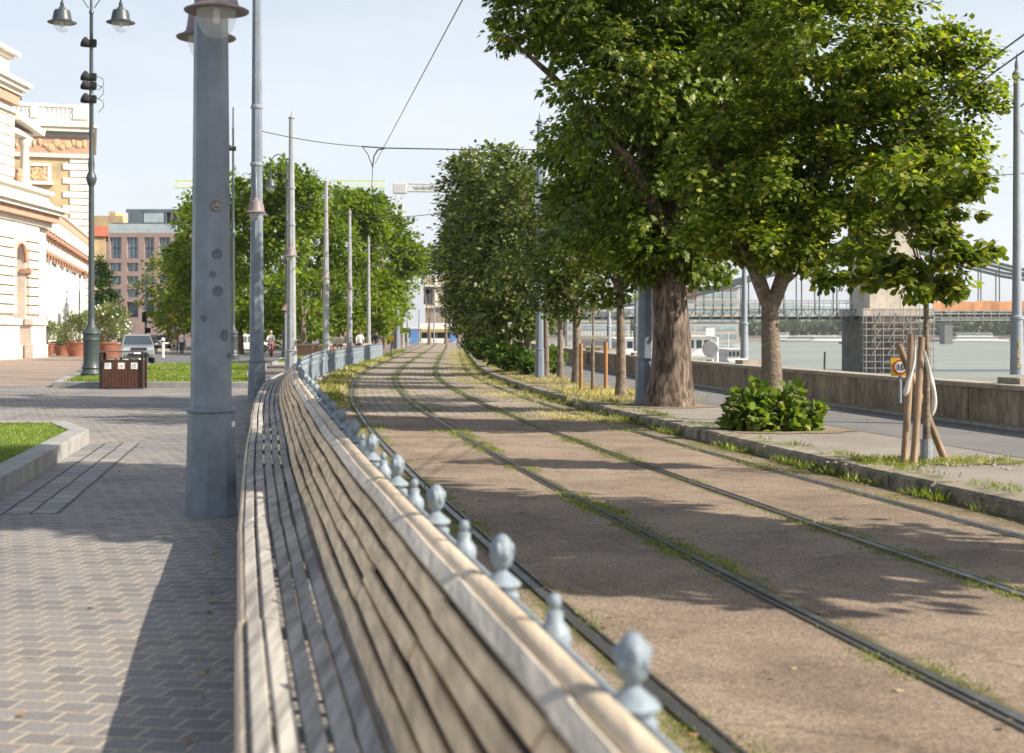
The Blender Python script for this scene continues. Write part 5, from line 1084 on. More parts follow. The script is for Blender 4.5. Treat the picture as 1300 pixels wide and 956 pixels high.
for px, D in ((208, 112), (223, 105)):
    pass
g = empty('bollard', (wx(207, 96), 96, 0), 0, 'short white bollard on the island right of the silver car', 'bollard'); mb = MB(); mb.lathe([(.09, 0), (.09, 1.0), (.14, 1.02), (.14, 1.25), (.02, 1.35)], n=12); mb.build('bollard_post', M['white'], g); mb = MB(); mb.lathe([(.142, 1.05), (.142, 1.15)], n=12); mb.build('band', M['black'], g)
mb = MB(); A = [gp(200, 447), gp(216, 447), gp(214, 444), gp(200, 444)]; mb.prism([(v.x, v.y) for v in A], 0, .15); tag(mb.build('traffic_island', M['coping']), kind='structure')
# ------------------------------------------------------------------ people
def person(label, loc, rz, top, legs, skin=(.45, .28, .2), hair=(.08, .05, .03), pose='stand', H=1.72, hat=None):
    g = empty('person', loc, rz, label, 'person'); s = H/1.72; bm = bmesh.new(); sit = pose in ('sit', 'cycle')
    hip = .95 if pose != 'sit' else .5
    J = {'pel': (0, 0, hip), 'chest': (0, -.05 if sit else 0, hip+.4), 'neck': (0, -.08 if sit else 0, hip+.55), 'head': (0, -.1 if sit else 0, hip+.68)}
    st = {'stand': .05, 'walk': .28}.get(pose, .05); E = [('pel', 'chest'), ('chest', 'neck'), ('neck', 'head')]; rd = {'pel': .15, 'chest': .17, 'neck': .06, 'head': .1}
    for sg, q in ((-1, 'l'), (1, 'r')):
        J['sh'+q] = (sg*.19, J['chest'][1], hip+.46); 
        if pose == 'cycle': J['el'+q] = (sg*.24, -.25, hip+.25); J['ha'+q] = (sg*.24, -.5, hip+.12)
        elif pose == 'sit': J['el'+q] = (sg*.25, -.08, hip+.2); J['ha'+q] = (sg*.15, -.3, hip+.12)
        else: J['el'+q] = (sg*.25, sg*st*.4, hip+.17); J['ha'+q] = (sg*.26, -.08+sg*st*.6, hip-.1)
        if pose == 'cycle': J['kn'+q] = (sg*.13, -.35, hip-.25 if sg < 0 else hip-.38); J['an'+q] = (sg*.12, -.12, .28 if sg < 0 else .12); J['to'+q] = (sg*.13, -.3, .24 if sg < 0 else .08)
        elif pose == 'sit': J['kn'+q] = (sg*.13, -.45, .5); J['an'+q] = (sg*.13, -.47, .1); J['to'+q] = (sg*.13, -.62, .05)
        else: J['kn'+q] = (sg*.11, -sg*st*.5-.03, .5); J['an'+q] = (sg*.1, -sg*st+.02, .09); J['to'+q] = (sg*.11, -sg*st-.15, .05)
        J['hp'+q] = (sg*.1, 0, hip-.05)
        E += [('chest', 'sh'+q), ('sh'+q, 'el'+q), ('el'+q, 'ha'+q), ('pel', 'hp'+q), ('hp'+q, 'kn'+q), ('kn'+q, 'an'+q), ('an'+q, 'to'+q)]
        for a, b in (('sh', .075), ('el', .05), ('ha', .038), ('hp', .11), ('kn', .07), ('an', .045), ('to', .04)): rd[a+q] = b
    ks = list(J); me = bpy.data.meshes.new('body'); me.from_pydata([Vector(J[k])*s for k in ks], [(ks.index(a), ks.index(b)) for a, b in E], [])
    o = bpy.data.objects.new('body', me); COL.objects.link(o)
    sk = o.modifiers.new('skin', 'SKIN'); 
    if not me.skin_vertices: 
        me_b = bmesh.new(); me_b.from_mesh(me); me_b.verts.layers.skin.verify(); me_b.to_mesh(me); me_b.free()
    for i, k in enumerate(ks): me.skin_vertices[0].data[i].radius = (rd[k]*s, rd[k]*s*(.75 if k in ('pel', 'chest') else 1))
    me.skin_vertices[0].data[0].use_root = True
    ss = o.modifiers.new('sub', 'SUBSURF'); ss.levels = ss.render_levels = 2
    dg = bpy.context.evaluated_depsgraph_get(); m2 = bpy.data.meshes.new_from_object(o.evaluated_get(dg)); bpy.data.objects.remove(o)
    for nm, c in (('skin', skin), ('top', top), ('legs', legs), ('shoe', (.04, .04, .04))): m2.materials.append(vary('person '+nm, c, .8, .1, 6))
    for p in m2.polygons:
        z = p.center.z/s; x = abs(p.center.x)/s; y = p.center.y/s
        lower = (z < hip-.02 and x < .2) or (sit and z < hip+.03 and y < -.12 and x < .19 and z < hip-.02)
        p.material_index = 3 if z < .13 and pose != 'sit' else (0 if z > hip+.56 or (x > .22 and z < hip+.24) else (2 if lower else 1)); p.use_smooth = True
    o = bpy.data.objects.new('body', m2); COL.objects.link(o); o.parent = g
    hz = J['head'][2]*s; hy = J['head'][1]*s; mb = MB(); mb.ball((0, hy, hz+.045*s), (.088*s, .105*s, .125*s), 12, 8); mb.ball((0, hy-.105*s, hz+.03*s), (.018, .025, .03), 6, 5)
    for sg in (-1, 1): mb.ball((sg*.088*s, hy, hz+.03*s), (.015, .03, .035), 6, 5)
    h_ = mb.build('face', vary('person skin', skin, .6, .08, 6), o, smooth=60)
    mb = MB()
    for sg in (-1, 1): mb.ball((sg*.035*s, hy-.095*s, hz+.055*s), (.012, .01, .008), 6, 4)
    mb.box((0, hy-.1*s, hz-.015*s), (.045, .01, .008)); mb.build('eyes_and_mouth', M['black'], h_)
    mb = MB(); mb.ball((0, hy+.018*s, hz+.075*s), (.098*s, .108*s, .115*s), 12, 8); mb.build('hair' if not hat else 'hat', vary('hair', hair if not hat else hat, .8, .1, 6), o, smooth=60)
    return g
D = 99; cl = (wx(344, D), D, 0)
person('cyclist in a white top and pink trousers riding toward the camera on the pavement', cl, R(6), (.7, .66, .64), (.6, .13, .2), pose='cycle', hair=(.5, .42, .35), H=1.75)
g = empty('bicycle', cl, R(6), 'dark bicycle ridden by the person in pink trousers', 'bicycle')
for y in (-.52, .52): mb = MB(); mb.tube([(0, y+.33*math.cos(a*math.pi/10), .34+.33*math.sin(a*math.pi/10)) for a in range(21)], .02, 6); mb.build('wheel', M['black'], g)
mb = MB(); mb.tube([(0, .52, .34), (0, .2, .85), (0, -.38, .9), (0, -.52, .34)], .018, 6); mb.tube([(0, .2, .85), (0, .05, .3), (0, -.38, .85)], .018, 6); mb.build('frame', M['irondark'], g); mb = MB(); mb.tube([(-.26, -.44, 1.08), (0, -.4, 1.02), (.26, -.44, 1.08)], .015, 6); mb.build('handlebar', M['black'], g); mb = MB(); mb.ball((0, .2, .89), (.08, .13, .04), 8, 5); mb.build('saddle', M['black'], g)
person('person in a white shirt walking beyond the railing between the last two poles', (wx(457, 101), 101, 0), R(175), (.78, .78, .76), (.1, .11, .14), pose='walk', H=1.75)
person('person in pale clothes sitting on the low park wall right of the fourth pole', (wx(425, 98), 98, .42), R(10), (.6, .55, .45), (.35, .32, .28), pose='sit', H=1.6)
person('person in a cream top sitting beside the fourth pale pole', (wx(433, 98.2), 98.2, .42), R(-10), (.7, .6, .42), (.12, .12, .15), pose='sit', H=1.6)
person('dark clothed person standing in the shade left of the last tram pole', (wx(438, 103), 103, 0), R(30), (.05, .05, .06), (.05, .05, .06), H=1.7)
person('person in dark clothes walking behind the last tram pole', (wx(478, 116), 116, 0), R(150), (.06, .06, .07), (.1, .1, .1), pose='walk', H=1.7)
person('person in a dark jacket at the far kerb before the blue panel', (wx(581, 190), 190, .15), R(0), (.06, .06, .07), (.1, .1, .12), H=1.75)
person('person in an orange brown top walking at the far street corner', (wx(227, 117), 117, 0), R(20), (.3, .08, .04), (.06, .06, .07), pose='walk', H=1.75)
person('person in a white shirt at the far street corner beside the street tree', (wx(231, 112), 112, 0), R(-20), (.7, .7, .68), (.06, .06, .07), H=1.72)
# ------------------------------------------------------------------ posts round the sapling
pz = .15
for px, D, lab in ((737.5, 36.2, 'left orange wooden post of the sapling frame'), (769, 36.2, 'right orange wooden post of the sapling frame')):
    h_ = wz(436 if px < 750 else 434, D)-pz; mb = MB(); mb.tube([(0, 0, 0), (0, 0, h_)], .05, 10); o = mb.build('wooden_post', M['post'], None, smooth=40); o.location = (wx(px, D), D, pz); tag(o, lab, 'post', 'posts of the sapling frame')
mb = MB(); mb.box((0, 0, 0), (.74, .05, .07)); o = mb.build('cross_bar', M['coping']); o.location = ((wx(737.5, 36.2)+wx(771, 36.2))/2, 36.2, wz(428.5, 36.2)); tag(o, 'pale wooden cross bar joining the two orange posts', 'bar')
mb = MB(); h_ = wz(436, 36)-pz; mb.tube([(0, 0, 0), (0, 0, h_)], .045, 8); o = mb.build('dark_stake', M['bark']); o.location = (wx(752.5, 36), 36, pz); tag(o, 'thin dark stake between the orange posts', 'post')
tree('sapling', 'thin sapling with sparse pale leaves inside the frame of orange posts', (wx(753, 36.6), 36.6, .15), 2.0, .03, [lb(755, 368, 36.6, 34, 34, .7), lb(738, 378, 36.6, 20, 20, .5)], 1.6, .12, 'lf_olea', 'quad', 'bark', None, per=20, clump_r=.25, limbn=9)
# ------------------------------------------------------------------ speed sign by the river
D = 25; mb = MB(); g = empty('river_speed_sign', (wx(1143, D), D, wz(490, D)), R(-8), 'yellow board with a red ringed white disc reading 10, behind the river wall', 'sign')
k = D/F; mb.box((0, 0, 24*k), (23*k, .02, 23*k)); mb.build('sign_board', vary('yellow sign board', (.8, .52, .02), .5, .05, 3), g)
Mx = Matrix.Rotation(R(90), 3, 'X'); mb = MB(); mb.lathe([(9.4*k, -.012), (9.4*k, .016)], (0, -.012, 24*k), 28, M=Mx); mb.build('red_ring', vary('red sign ring', (.6, .03, .03), .5, .05, 3), g)
mb = MB(); mb.lathe([(7.2*k, 0), (7.2*k, .02)], (0, -.012, 24*k), 28, M=Mx); mb.build('white_disc', M['white'], g); mb = MB(); mb.tube([(0, .03, -.3), (0, .03, 24*k)], .03, 8); mb.build('sign_post', M['polewall'], g)
cu = bpy.data.curves.new('number_ten', 'FONT'); cu.body = '10'; cu.size = 11.5*k; cu.extrude = .003; cu.align_x = 'CENTER'; cu.align_y = 'CENTER'; o = bpy.data.objects.new('number_ten', cu); COL.objects.link(o); dg = bpy.context.evaluated_depsgraph_get(); me = bpy.data.meshes.new_from_object(o.evaluated_get(dg)); bpy.data.objects.remove(o)
o = bpy.data.objects.new('number', me); COL.objects.link(o); me.materials.clear(); me.materials.append(M['black']); o.parent = g; o.location = (0, -.038, 24*k); o.rotation_euler = (R(90), 0, 0)
mb = MB(); mb.tube([(0, 0, 0), (.01, 0, .5)], .025, 8); o = mb.build('rusty_stub', M['irondark']); o.location = P(31.5, 9.3, .75); tag(o, 'short rusty metal stub sticking up behind the river wall right of the linden', 'post')
# ------------------------------------------------------------------ chain bridge
M['brst'] = vary('grey green bridge iron', (.085, .11, .105), .6, .15, .3); M['brsl'] = vary('pale bridge iron', (.19, .2, .195), .6, .12, .3)
M['tarp'] = vary('orange brown sheeting', (.5, .25, .12), .85, .12, .4); M['scaf'] = vary('galvanised scaffold tube', (.36, .355, .35), .5, .1, .5, metal=.3); M['ltstone'] = sett_mat('pale tower masonry', (.5, .45, .37), (.58, .53, .45), (.35, .31, .25), rot=0, bw=2.2, rh=.9, jw=.04, bump=.3)
M['pierst'] = vary('dark wet pier stone', (.15, .145, .135), .8, .2, .4); M['brdk'] = vary('dark bridge underside', (.05, .06, .06), .7, .2, .5)
Db = 262; kb = Db/F
g = empty('chain_bridge', (wx(1122, Db), Db, WZ), 0, 'long chain bridge under repair crossing the river behind the linden, stone tower wrapped in scaffolding', 'bridge'); ox_ = wx(1122, Db)
def bx(px): return wx(px, Db)-ox_
def bz(py): return wz(py, Db)-WZ
def bm(mb, nm, mt, **k): return mb.build(nm, M[mt], g, **k)
XA, XB = bx(640), bx(1700); XT = bx(1186)
mb = MB(); lbx(mb, XA, XT, 0, 12, bz(405), bz(402)); lbx(mb, XT, XB, 0, 12, bz(402.5), bz(399.5)); bm(mb, 'deck', 'brdk')
mb = MB()
for a, b, zt, zb in ((XA, XT, 392.5, 411), (XT, XB, 396, 409)):
    lbx(mb, a, b, -.3, .0, bz(zt+1.2), bz(zt)); lbx(mb, a, b, -.3, 0, bz(zb), bz(zb-1.4))
bm(mb, 'girder', 'brst')
mb = MB(); x = XA; i = 0
while x < XB:
    zt, zb = (393, 403) if x < XT else (396, 403); dx = 2.0
    mb.tube([(x, -.2, bz(zb)), (x+dx/2, -.2, bz(zt)), (x+dx, -.2, bz(zb))], .11, 4, cap=False); mb.tube([(x, -.25, bz(zb+6)), (x, -.25, bz(zb-9))], .07, 4); x += dx; i += 1
bm(mb, 'truss', 'brsl')
mb = MB()
for zz in (382.5, 385.5): lbx(mb, XA, bx(1090), -.35, -.25, bz(zz), bz(zz)+.18)
x = XA
while x < bx(1090): lbx(mb, x-.06, x+.06, -.33, -.27, bz(402), bz(382)); x += 1.4
bm(mb, 'work_rail', 'scaf')
# chains
def chz(x):   # height of the chain as pixel row
    px = x/kb*1.0+1122 if False else (x+ox_)/kb+650
    if px < 1120: return np.interp(px, [640, 867, 907, 941, 1009, 1060, 1105], [402, 373, 364.6, 354, 337.5, 318, 290])
    return np.interp(px, [1135, 1180, 1239, 1300, 1400, 1700], [288, 308, 327, 342.6, 358, 372])
for yy in (-.1, 11.8):
    for dz in (0, 5):
        mb = MB()
        for a, b in ((bx(640), bx(1105)), (bx(1138), bx(1700))):
            mb.tube([(a+(b-a)*i/24, yy, bz(float(chz(a+(b-a)*i/24))+dz)) for i in range(25)], .3, 5)
        bm(mb, 'chain', 'brst')
x = XA+30; xs_ = []
while x < XB:
    px = (x+ox_)/kb+650
    if not 1100 < px < 1140: xs_.append(x)
    x += 3.4
for x in xs_:
    for yy in (-.1, 11.8): mb = MB(); mb.tube([(x, yy, bz(400)), (x, yy, bz(float(chz(x))+2))], .12, 4); bm(mb, 'hanger', 'brst')
# tower
mb = MB(); a, b = bx(1101), bx(1164); w_ = b-a; ztop = bz(255)
lbx(mb, a, b, -2, 14, bz(392), ztop-3); lbx(mb, a-.6, b+.6, -2.6, 14.6, ztop-3, ztop-1.8); lbx(mb, a+.4, b-.4, -1.6, 13.6, ztop-1.8, ztop); bm(mb, 'tower', 'ltstone')
mb = MB(); mb.prism([(bx(1091), 0), (bx(1100), -5), (bx(1152), -5), (bx(1160), 0), (bx(1160), 14), (bx(1150), 18), (bx(1100), 18), (bx(1091), 14)], -1, bz(400)); bm(mb, 'pier', 'pierst')
mb = MB(); a, b = bx(1087), bx(1170); lbx(mb, a, b, -5.2, 14, bz(401), bz(392)); bm(mb, 'tower_base', 'ltstone')
s = empty('scaffolding', (ox_, Db-6.5, WZ), 0, 'metal scaffolding cage round the river pier of the bridge', 'scaffold'); mb = MB()
for yy in (0, -2.0):
    for px in (1085, 1096, 1106, 1119, 1131, 1140, 1151, 1168): mb.tube([(bx(px), yy, 0), (bx(px), yy, bz(392 if px not in (1131, 1151) else 380))], .08, 4)
    for py in (466, 458, 450, 442, 434, 426, 418, 410, 402, 394): mb.tube([(bx(1082), yy, bz(py)), (bx(1171), yy, bz(py))], .07, 4)
mb.build('scaffold_tube', M['scaf'], s); mb = MB()
for i, px in enumerate((1092, 1111, 1131, 1151)):
    for py in (450, 434, 418): mb.tube([(bx(px), -2.1, bz(py)), (bx(px+10), -2.1, bz(py-16))], .1, 4)
mb.build('brace', M['scaf'], s); mb = MB()
for py in (442, 418, 410): lbx(mb, bx(1085), bx(1168), -2, 0, bz(py)-.15, bz(py)+.1)
mb.build('walk_board', M['tarp'], s)
g2 = empty('bridge_sheeting', (ox_, Db-1, WZ), 0, 'orange brown protective sheeting on the bridge deck right of the tower', 'sheeting'); mb = MB(); n = 40; a, b = bx(1182), bx(1600); vs = []
for i in range(n+1):
    x = a+(b-a)*i/n; vs += [(x, -.4+.15*math.sin(i*2.1), bz(394.5)), (x, .1+.2*math.sin(i*1.3), bz(383+(-3*i/n)+.8*math.sin(i*1.7)))]
mb.add(vs, [(2*i, 2*i+2, 2*i+3, 2*i+1) for i in range(n)]); o = mb.build('sheet', M['tarp'], g2); so_ = o.modifiers.new('t', 'SOLIDIFY'); so_.thickness = .1
mb = MB(); x = a
while x < b: mb.tube([(x, -.6, bz(409)), (x, -.6, bz(393))], .09, 4); x += 1.5
for py in (395, 399, 403, 407): mb.tube([(a, -.6, bz(py)), (b, -.6, bz(py))], .08, 4)
mb.build('scaffold_rail', M['scaf'], g2)
# second bridge far away
D = 900; g = empty('distant_bridge', (wx(1300, D), D, WZ), 0, 'low pale bridge far upstream, just above the water right of the scaffolding', 'bridge'); mb = MB(); a, b = wx(1195, D)-wx(1300, D), wx(1560, D)-wx(1300, D)
lbx(mb, a, b, 0, 14, wz(408.5, D)-WZ, wz(404.5, D)-WZ); 
for px in (1205, 1300, 1400, 1500): lbx(mb, wx(px, D)-wx(1300, D)-2.5, wx(px, D)-wx(1300, D)+2.5, 1, 12, 0, wz(408, D)-WZ)
mb.build('deck_and_piers', M['brsl'], g)
# ------------------------------------------------------------------ far bank
Df = 1180; mb = MB(); mb.prism([(-100, Df+20), (wx(880, Df), Df), (wx(1500, Df), Df-10), (2600, Df-200), (3500, 5400), (-600, 5400)], -9, wz(430, Df)); tag(mb.build('far_bank', M['coping']), kind='structure')
mb = MB(); mb.prism([(-100, Df+60), (2600, Df-140), (3000, 1500), (-100, 1600)], -9, wz(426, Df+60)); tag(mb.build('far_bank_terrace', M['land']), kind='structure')
M['lf_far'] = leafmat('haze tinted far foliage', (.07, .1, .05), (.13, .17, .075), .2)  # washed out greens, distance haze is put into the leaf colour
def forest(name, label, a, b, D0, D1, zb, zt, n, leaf, mat):
    nn = n; x = RNG.uniform(a, b, nn); y = RNG.uniform(D0, D1, nn); top = zb+(zt-zb)*(.72+.3*(np.sin(x*.045)*.4+np.sin(x*.13+1)*.3+np.sin(x*.31)*.3)); z = zb+(top-zb)*RNG.uniform(0, 1, nn)**.6
    V, Fq = leaf_quads(np.stack([x, y, z], 1), rand_dir(nn), rand_dir(nn), leaf*RNG.uniform(.6, 1.3, nn), leaf*RNG.uniform(.5, 1.1, nn), .1); return tag(fast_mesh(name, V, Fq, M[mat]), label, 'trees', kind='stuff')
forest('far_bank_trees', 'band of trees along the far river bank', wx(700, 1250), wx(1450, 1250), 1240, 1300, wz(427, 1250), wz(401, 1250), 34000, 4.2, 'lf_far')
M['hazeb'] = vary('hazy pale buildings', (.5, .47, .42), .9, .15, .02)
# hills
def hill(name, pts, D, dep, mat):
    mb = MB(); vs = []
    for px, py in pts: vs += [(wx(px, D), D, -8), (wx(px, D), D+dep*.4, wz(py, D)), (wx(px, D), D+dep, -8)]
    n = len(pts); mb.add(vs, [q for i in range(n-1) for q in ((i*3, i*3+3, i*3+4, i*3+1), (i*3+1, i*3+4, i*3+5, i*3+2))]); return tag(mb.build(name, mat), kind='structure')
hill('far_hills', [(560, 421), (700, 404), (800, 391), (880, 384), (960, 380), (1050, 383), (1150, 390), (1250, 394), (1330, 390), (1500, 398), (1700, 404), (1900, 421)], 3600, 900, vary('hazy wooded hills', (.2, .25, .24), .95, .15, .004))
for i, (x0, x1, yt, D, mt, lab) in enumerate(((880, 938, 366, 620, 'hazeb', 'large pale building with rows of windows beyond the bridge left of the linden'), (866, 884, 378, 560, 'rooft', 'building with a red gable end just right of the chestnut trunk'), (940, 1000, 396, 1340, 'hazeb', 'pale block on the far bank behind the bridge deck'), (1195, 1240, 404, 1340, 'hazeb', 'pale far bank building right of the scaffolding'), (1040, 1080, 402, 1340, 'hazeb', 'small pale building among the far bank trees'), (720, 800, 398, 520, 'hazeb', 'pale riverside building seen between the slim trunks'), (1250, 1330, 399, 1340, 'hazeb', 'long low far bank building at the right edge'))):
    c = wx((x0+x1)/2, D); h_ = wx(x1, D)-c; zb = -6 if D < 700 else 0; g = empty('riverside_building', (c, D, zb), 0, lab, 'building'); zt = wz(yt, D)-zb
    mb = MB(); lbx(mb, -h_, h_, 0, 18, 0, zt); mb.build('wall', M['hazeb'], g); mb = MB()
    if mt == 'rooft': mb.add([(-h_-1, -1, zt), (h_+1, -1, zt), (h_+1, 9, zt+4.5), (-h_-1, 9, zt+4.5), (-h_-1, 19, zt), (h_+1, 19, zt)], [(0, 1, 2, 3), (3, 2, 5, 4), (1, 5, 2), (0, 3, 4)])
    else: lbx(mb, -h_-.5, h_+.5, -.8, 19, zt, zt+.8)
    mb.build('roof', M[mt] if mt == 'rooft' else M['roofg'], g)
    rows_ = max(1, int(zt/3.6)); cols_ = max(3, int(2*h_/5)); 
    mb = MB()
    for r in range(rows_):
        lbx(mb, -h_+1, h_-1, -.15, 0, 1.5+r*3.6, 3.1+r*3.6)
    mb.build('window_band', M['bluewin'], g)
# ------------------------------------------------------------------ boats
def ship(label, loc, rz, L, W, decks, hull='white', stripe=True, group=None):
    g = empty('river_boat', loc, rz, label, 'boat', group); mb = MB()
    pl = [(-L/2, -W*.42), (-L/2, W*.42), (-L*.1, W/2), (L*.3, W*.45), (L*.42, W*.25), (L/2, 0), (L*.42, -W*.25), (L*.3, -W*.45), (-L*.1, -W/2)]
    mb.prism([(x*.96, y*.9) for x, y in pl], -.3, .35); mb.build('lower_hull', M['hullb'], g); mb = MB(); mb.prism(pl, .352, 1.5); mb.build('hull', M[hull], g)
    z = 1.5
    for d in range(decks):
        a, b, w_ = -L*.42+d*L*.03, L*.3-d*L*.08, W*.42-d*.2; mb = MB(); mb.box(((a+b)/2, 0, z+1.15), (b-a, w_*2, 2.2)); mb.build('cabin', M['white'], g)
        mb = MB(); nw = max(3, int((b-a)/1.6)); st = (b-a)/nw
        for i in range(nw):
            for sg in (-1, 1): mb.box((a+st*(i+.5), sg*(w_+.005), z+1.35), (st*.72, .05, 1.0))
        for q in (a-.006, b+.006):
            for yy in np.linspace(-w_*.75, w_*.75, 5): mb.box((q, yy, z+1.35), (.05, w_*.26, 1.0))
        mb.build('cabin_window', M['window'], g)
        mb = MB(); mb.box(((a+b)/2-.2, 0, z+2.33), (b-a+1.6, W*.92, .14)); mb.build('deck_roof', M['white'], g); z += 2.4
    mb = MB(); 
    for sg in (-1, 1):
        for zz in (.5, 1.0): mb.tube([(-L*.42, sg*W*.42, z+zz), (L*.2, sg*W*.42, z+zz)], .04, 4)
        for i in range(12): x = -L*.42+i*L*.62/11; mb.tube([(x, sg*W*.42, z), (x, sg*W*.42, z+1.0)], .035, 4)
    mb.build('deck_railing', M['white'], g); mb = MB(); mb.tube([(0, 0, z), (0, 0, z+3.2)], .07, 6); mb.tube([(-.8, 0, z+2.4), (.8, 0, z+2.4)], .04, 5); mb.build('mast', M['white'], g); return g
M['hullb'] = vary('dark blue hull', (.02, .07, .16), .45, .1, .5)
bxp = wx(893, 150)
ship('white two deck river ship with dark blue hull right of the thick chestnut trunk', (wx(873, 190), 190, -5.0), R(84.5), 40, 6.6, 2)
ship('white ship moored farther along the quay seen between the slim trunks', (wx(775, 235), 235, -5.4), R(96), 60, 8, 2)
ship('low white boat at the left quay below the bridge', (wx(925, 300), 300, -5.6), R(93), 22, 5, 1)
rb = random.Random(3)
labs = ['white pleasure boat at the far bank directly right of the linden trunk', 'small white moored boat on the far bank, second from the linden trunk', 'white boat with low cabin before the pale far quay', 'dark hulled white boat at the far quay', 'long white boat at the far bank', 'white cruiser by the far quay wall', 'last white boat left of the bridge pier', 'tiny dark boat alone near the bridge pier', 'dark barge right of the bridge pier', 'big white ship at the far bank near the right edge']
for i, px in enumerate((985, 1000, 1014, 1026, 1040, 1052, 1066, 1078, 1198, 1243)):
    D = Df-18-rb.uniform(0, 60) if i != 7 else 900; L_ = (26, 20, 30, 24, 34, 28, 20, 12, 34, 46)[i]
    ship(labs[i], (wx(px, D), D, WZ+.1), R(rb.uniform(-12, 12)+(0 if i % 2 else 180)), L_, 6, 0 if i in (7, 8) else (2 if i in (9, 0) else 1), 'white' if i not in (7, 8) else 'hullb', group='boats moored at the far bank')
# white disc and panel behind the wall near the blue hulled ship
D = 60; g = empty('quay_mirror', (wx(906, D), D, -4.2), R(-10), 'pale round disc on a white post rising just behind the river wall', 'sign'); mb = MB(); k = D/F; zc = wz(443, D)+4.2; mb.lathe([(10.5*k, 0), (10.5*k, .05), (9.5*k, .08)], (-4*k, 0, zc), 24, M=Matrix.Rotation(R(90), 3, 'X')); mb.build('disc', M['poleligh'], g); mb = MB(); mb.tube([(4*k, .1, 0), (4*k, .1, wz(428, D)+4.2)], .07, 8); mb.build('post', M['white'], g)
# parked vehicles / kiosks on the lower quay glimpsed over the wall
for px, D, w_, col, lab in ((741, 95, 5, (.75, .75, .75), 'white van roof showing above the river wall left of the thick chestnut'), (722, 120, 6, (.7, .7, .7), 'white camper roof beyond the wall at the slim trunks')):
    g = empty('white_van', (wx(px, D)+1, D, -4.2), R(80), lab, 'van'); mb = MB(); mb.prism([(-2.6, -1), (2.6, -1), (2.6, 1), (-2.6, 1)], .4, 2.6); mb.prism([(-2.7, -1), (3.2, -1), (3.2, 1), (-2.7, 1)], .4, 1.3); mb.build('body', M['white'], g, bevel=.12); mb = MB(); mb.box((2.62, 0, 1.9), (.08, 1.7, .8)); mb.build('windscreen', M['window'], g)
    for x in (-1.7, 1.8):
        for y in (-.9, .9): mb = MB(); mb.lathe([(.34, -.1), (.34, .1)], (x, y, .34), 14, M=Matrix.Rotation(R(90), 3, 'X')); mb.build('wheel', M['black'], g)
# ------------------------------------------------------------------ cranes
M['crane'] = vary('white crane steel', (.6, .6, .58), .6, .1, .3); M['lime'] = vary('lime crane steel', (.6, .68, .25), .6, .1, .3)
D = 420; g = empty('tower_crane', (wx(507, D), D, 0), 0, 'white tower crane with a boxy cab above the park trees', 'crane'); X = wx(507, D)
def lattice(mb, a, b, w, n, r=.12):
    a = Vector(a); b = Vector(b); d = (b-a).normalized(); up = Vector((0, 1, 0)); sd_ = d.cross(up).normalized()
    c = [up*w+sd_*w, up*w-sd_*w, -up*w-sd_*w, -up*w+sd_*w]
    for q in c: mb.tube([a+q, b+q], r, 4)
    for i in range(n):
        p0 = a.lerp(b, i/n); p1 = a.lerp(b, (i+1)/n)
        for k in range(4): mb.tube([p0+c[k], p1+c[(k+1) % 4]], r*.7, 4, cap=False); mb.tube([p0+c[k], p0+c[(k+1) % 4]], r*.6, 4, cap=False)
mb = MB(); lattice(mb, (0, 0, 0), (0, 0, wz(248, D)), 1.1, 16, .16); mb.build('mast', M['crane'], g)
mb = MB(); lattice(mb, (0, 0, wz(238, D)), (wx(640, D)-X, 0, wz(240, D)), 1.1, 16, .13); mb.build('jib', M['crane'], g)
mb = MB(); lbx(mb, -1.8, 2.2, -1.5, 1.5, wz(246, D), wz(233, D)); lbx(mb, 4, 12, -.5, .5, wz(241, D), wz(236, D)); mb.build('cab', M['crane'], g, bevel=.2)
D = 520; X = wx(330, D); g = empty('lime_tower_crane', (X, D, 0), 0, 'thin lime green crane jib stretching over the park trees', 'crane')
mb = MB(); lattice(mb, (wx(222, D)-X, 0, wz(234, D)), (wx(490, D)-X, 0, wz(234, D)), 1.3, 34, .1); mb.build('jib', M['lime'], g); mb = MB(); lattice(mb, (0, 0, 0), (0, 0, wz(236, D)), 1.1, 20, .14); mb.build('mast', M['lime'], g)
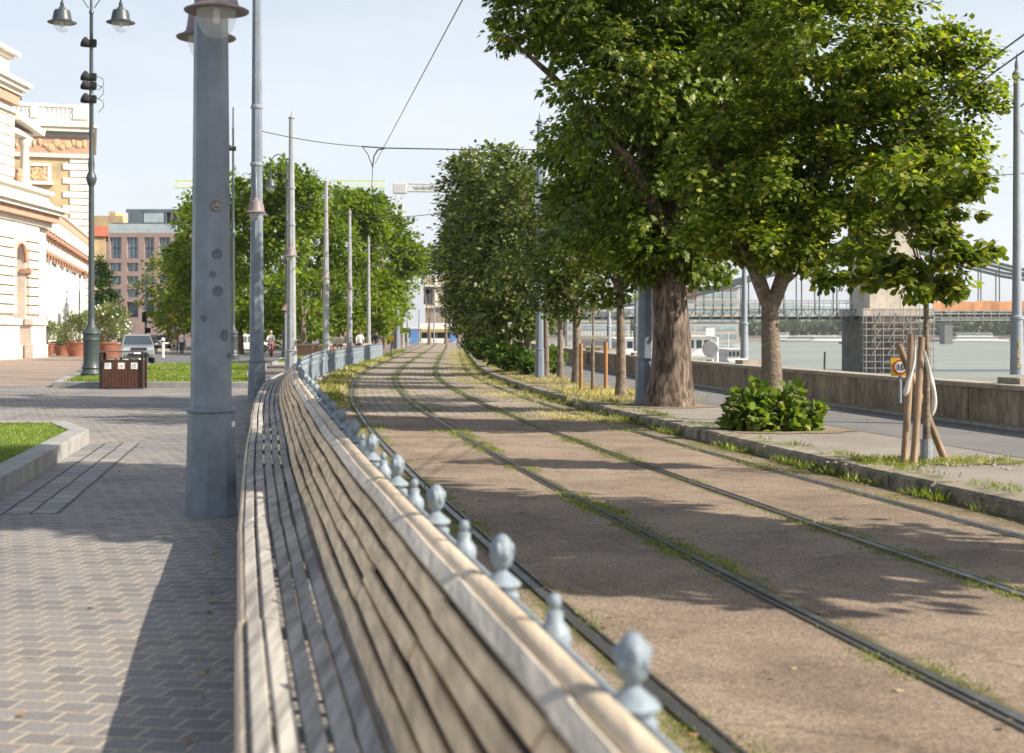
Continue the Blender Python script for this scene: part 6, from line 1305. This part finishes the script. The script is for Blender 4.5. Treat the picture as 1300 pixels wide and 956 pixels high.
# ------------------------------------------------------------------ overhead wires
def wire(pts, r, label, sag=0, name='overhead_wire'):
    mb = MB(); P_ = []
    for i in range(len(pts)-1):
        a, b = Vector(pts[i]), Vector(pts[i+1]); n = 10 if sag else 1
        for q in range(n): f = q/n; P_.append(a.lerp(b, f)-Vector((0, 0, sag*4*f*(1-f))))
    P_.append(Vector(pts[-1])); c = P_[len(P_)//2].copy(); mb.tube([p-c for p in P_], r, 5); o = mb.build(name, M['wire']); o.location = c; return tag(o, label, 'wire', 'overhead tram wires')
A = at(330, 166, 36); J1 = at(460, 186, 39); J2 = at(474, 187, 40.5); B = at(688, 190, 48); C = at(473, 212, 40.5)
wire([A, J1], .011, 'thin span wire from the second grey pole to the wire junction', .06)
wire([J1, at(490, 188, 41), at(600, 190, 45), B], .02, 'dark thicker span wire from the junction to the pole in the bushes')
wire([J1, at(467, 196, 40), C], .012, 'short slanting wire at the junction, left side')
wire([at(488, 188.5, 41), at(480, 190, 40.7), at(475, 198, 40.6), C], .022, 'bent thick pull off arm at the wire junction')
wire([at(700, -230, 9), at(587, 0, 17), at(476, 208, 40.5)], .0075, 'long contact wire running down from the top of the picture to the junction')
wire([C, at(472, 236, 46)], .011, 'short wire hanging below the junction')
wire([at(472, 236, 46), at(486, 300, 90), at(500, 340, 150)], .02, 'contact wire running on above the tracks into the distance', .1)
wire([at(370, 258, 56.2), at(560, 270, 62), at(680, 262, 66)], .016, 'second span wire crossing before the park trees', .35)
wire([at(414, 290, 79), at(520, 318, 84), at(610, 326, 90)], .018, 'third span wire, farther along the track', .2)
wire([at(444, 326, 99), at(530, 345, 104), at(600, 352, 108)], .02, 'fourth span wire, near the end of the park trees', .2)
wire([at(1140, 160, 20), at(1262, 72, 15), at(1420, -45, 11)], .009, 'upper wire slanting through the linden at the right edge')
wire([at(1140, 186, 20), at(1262, 92, 15), at(1420, -22, 11)], .009, 'lower wire slanting through the linden at the right edge')
wire([at(1210, 226, 26), at(1290, 221, 26), at(1450, 205, 26)], .008, 'level wire passing the right river lamp pole')

# ------------------------------------------------------------------ haze
m = bpy.data.materials.new('air haze'); m.use_nodes = True; t = m.node_tree; t.nodes.clear(); o = t.nodes.new('ShaderNodeOutputMaterial'); v = t.nodes.new('ShaderNodeVolumePrincipled')
v.inputs['Color'].default_value = (.93, .95, .98, 1); v.inputs['Density'].default_value = .00011; v.inputs['Anisotropy'].default_value = .3; t.links.new(v.outputs[0], o.inputs['Volume'])
mb = MB(); lbx(mb, -3300, 3800, -120, 5600, -11, 150); tag(mb.build('haze', m), kind='stuff')
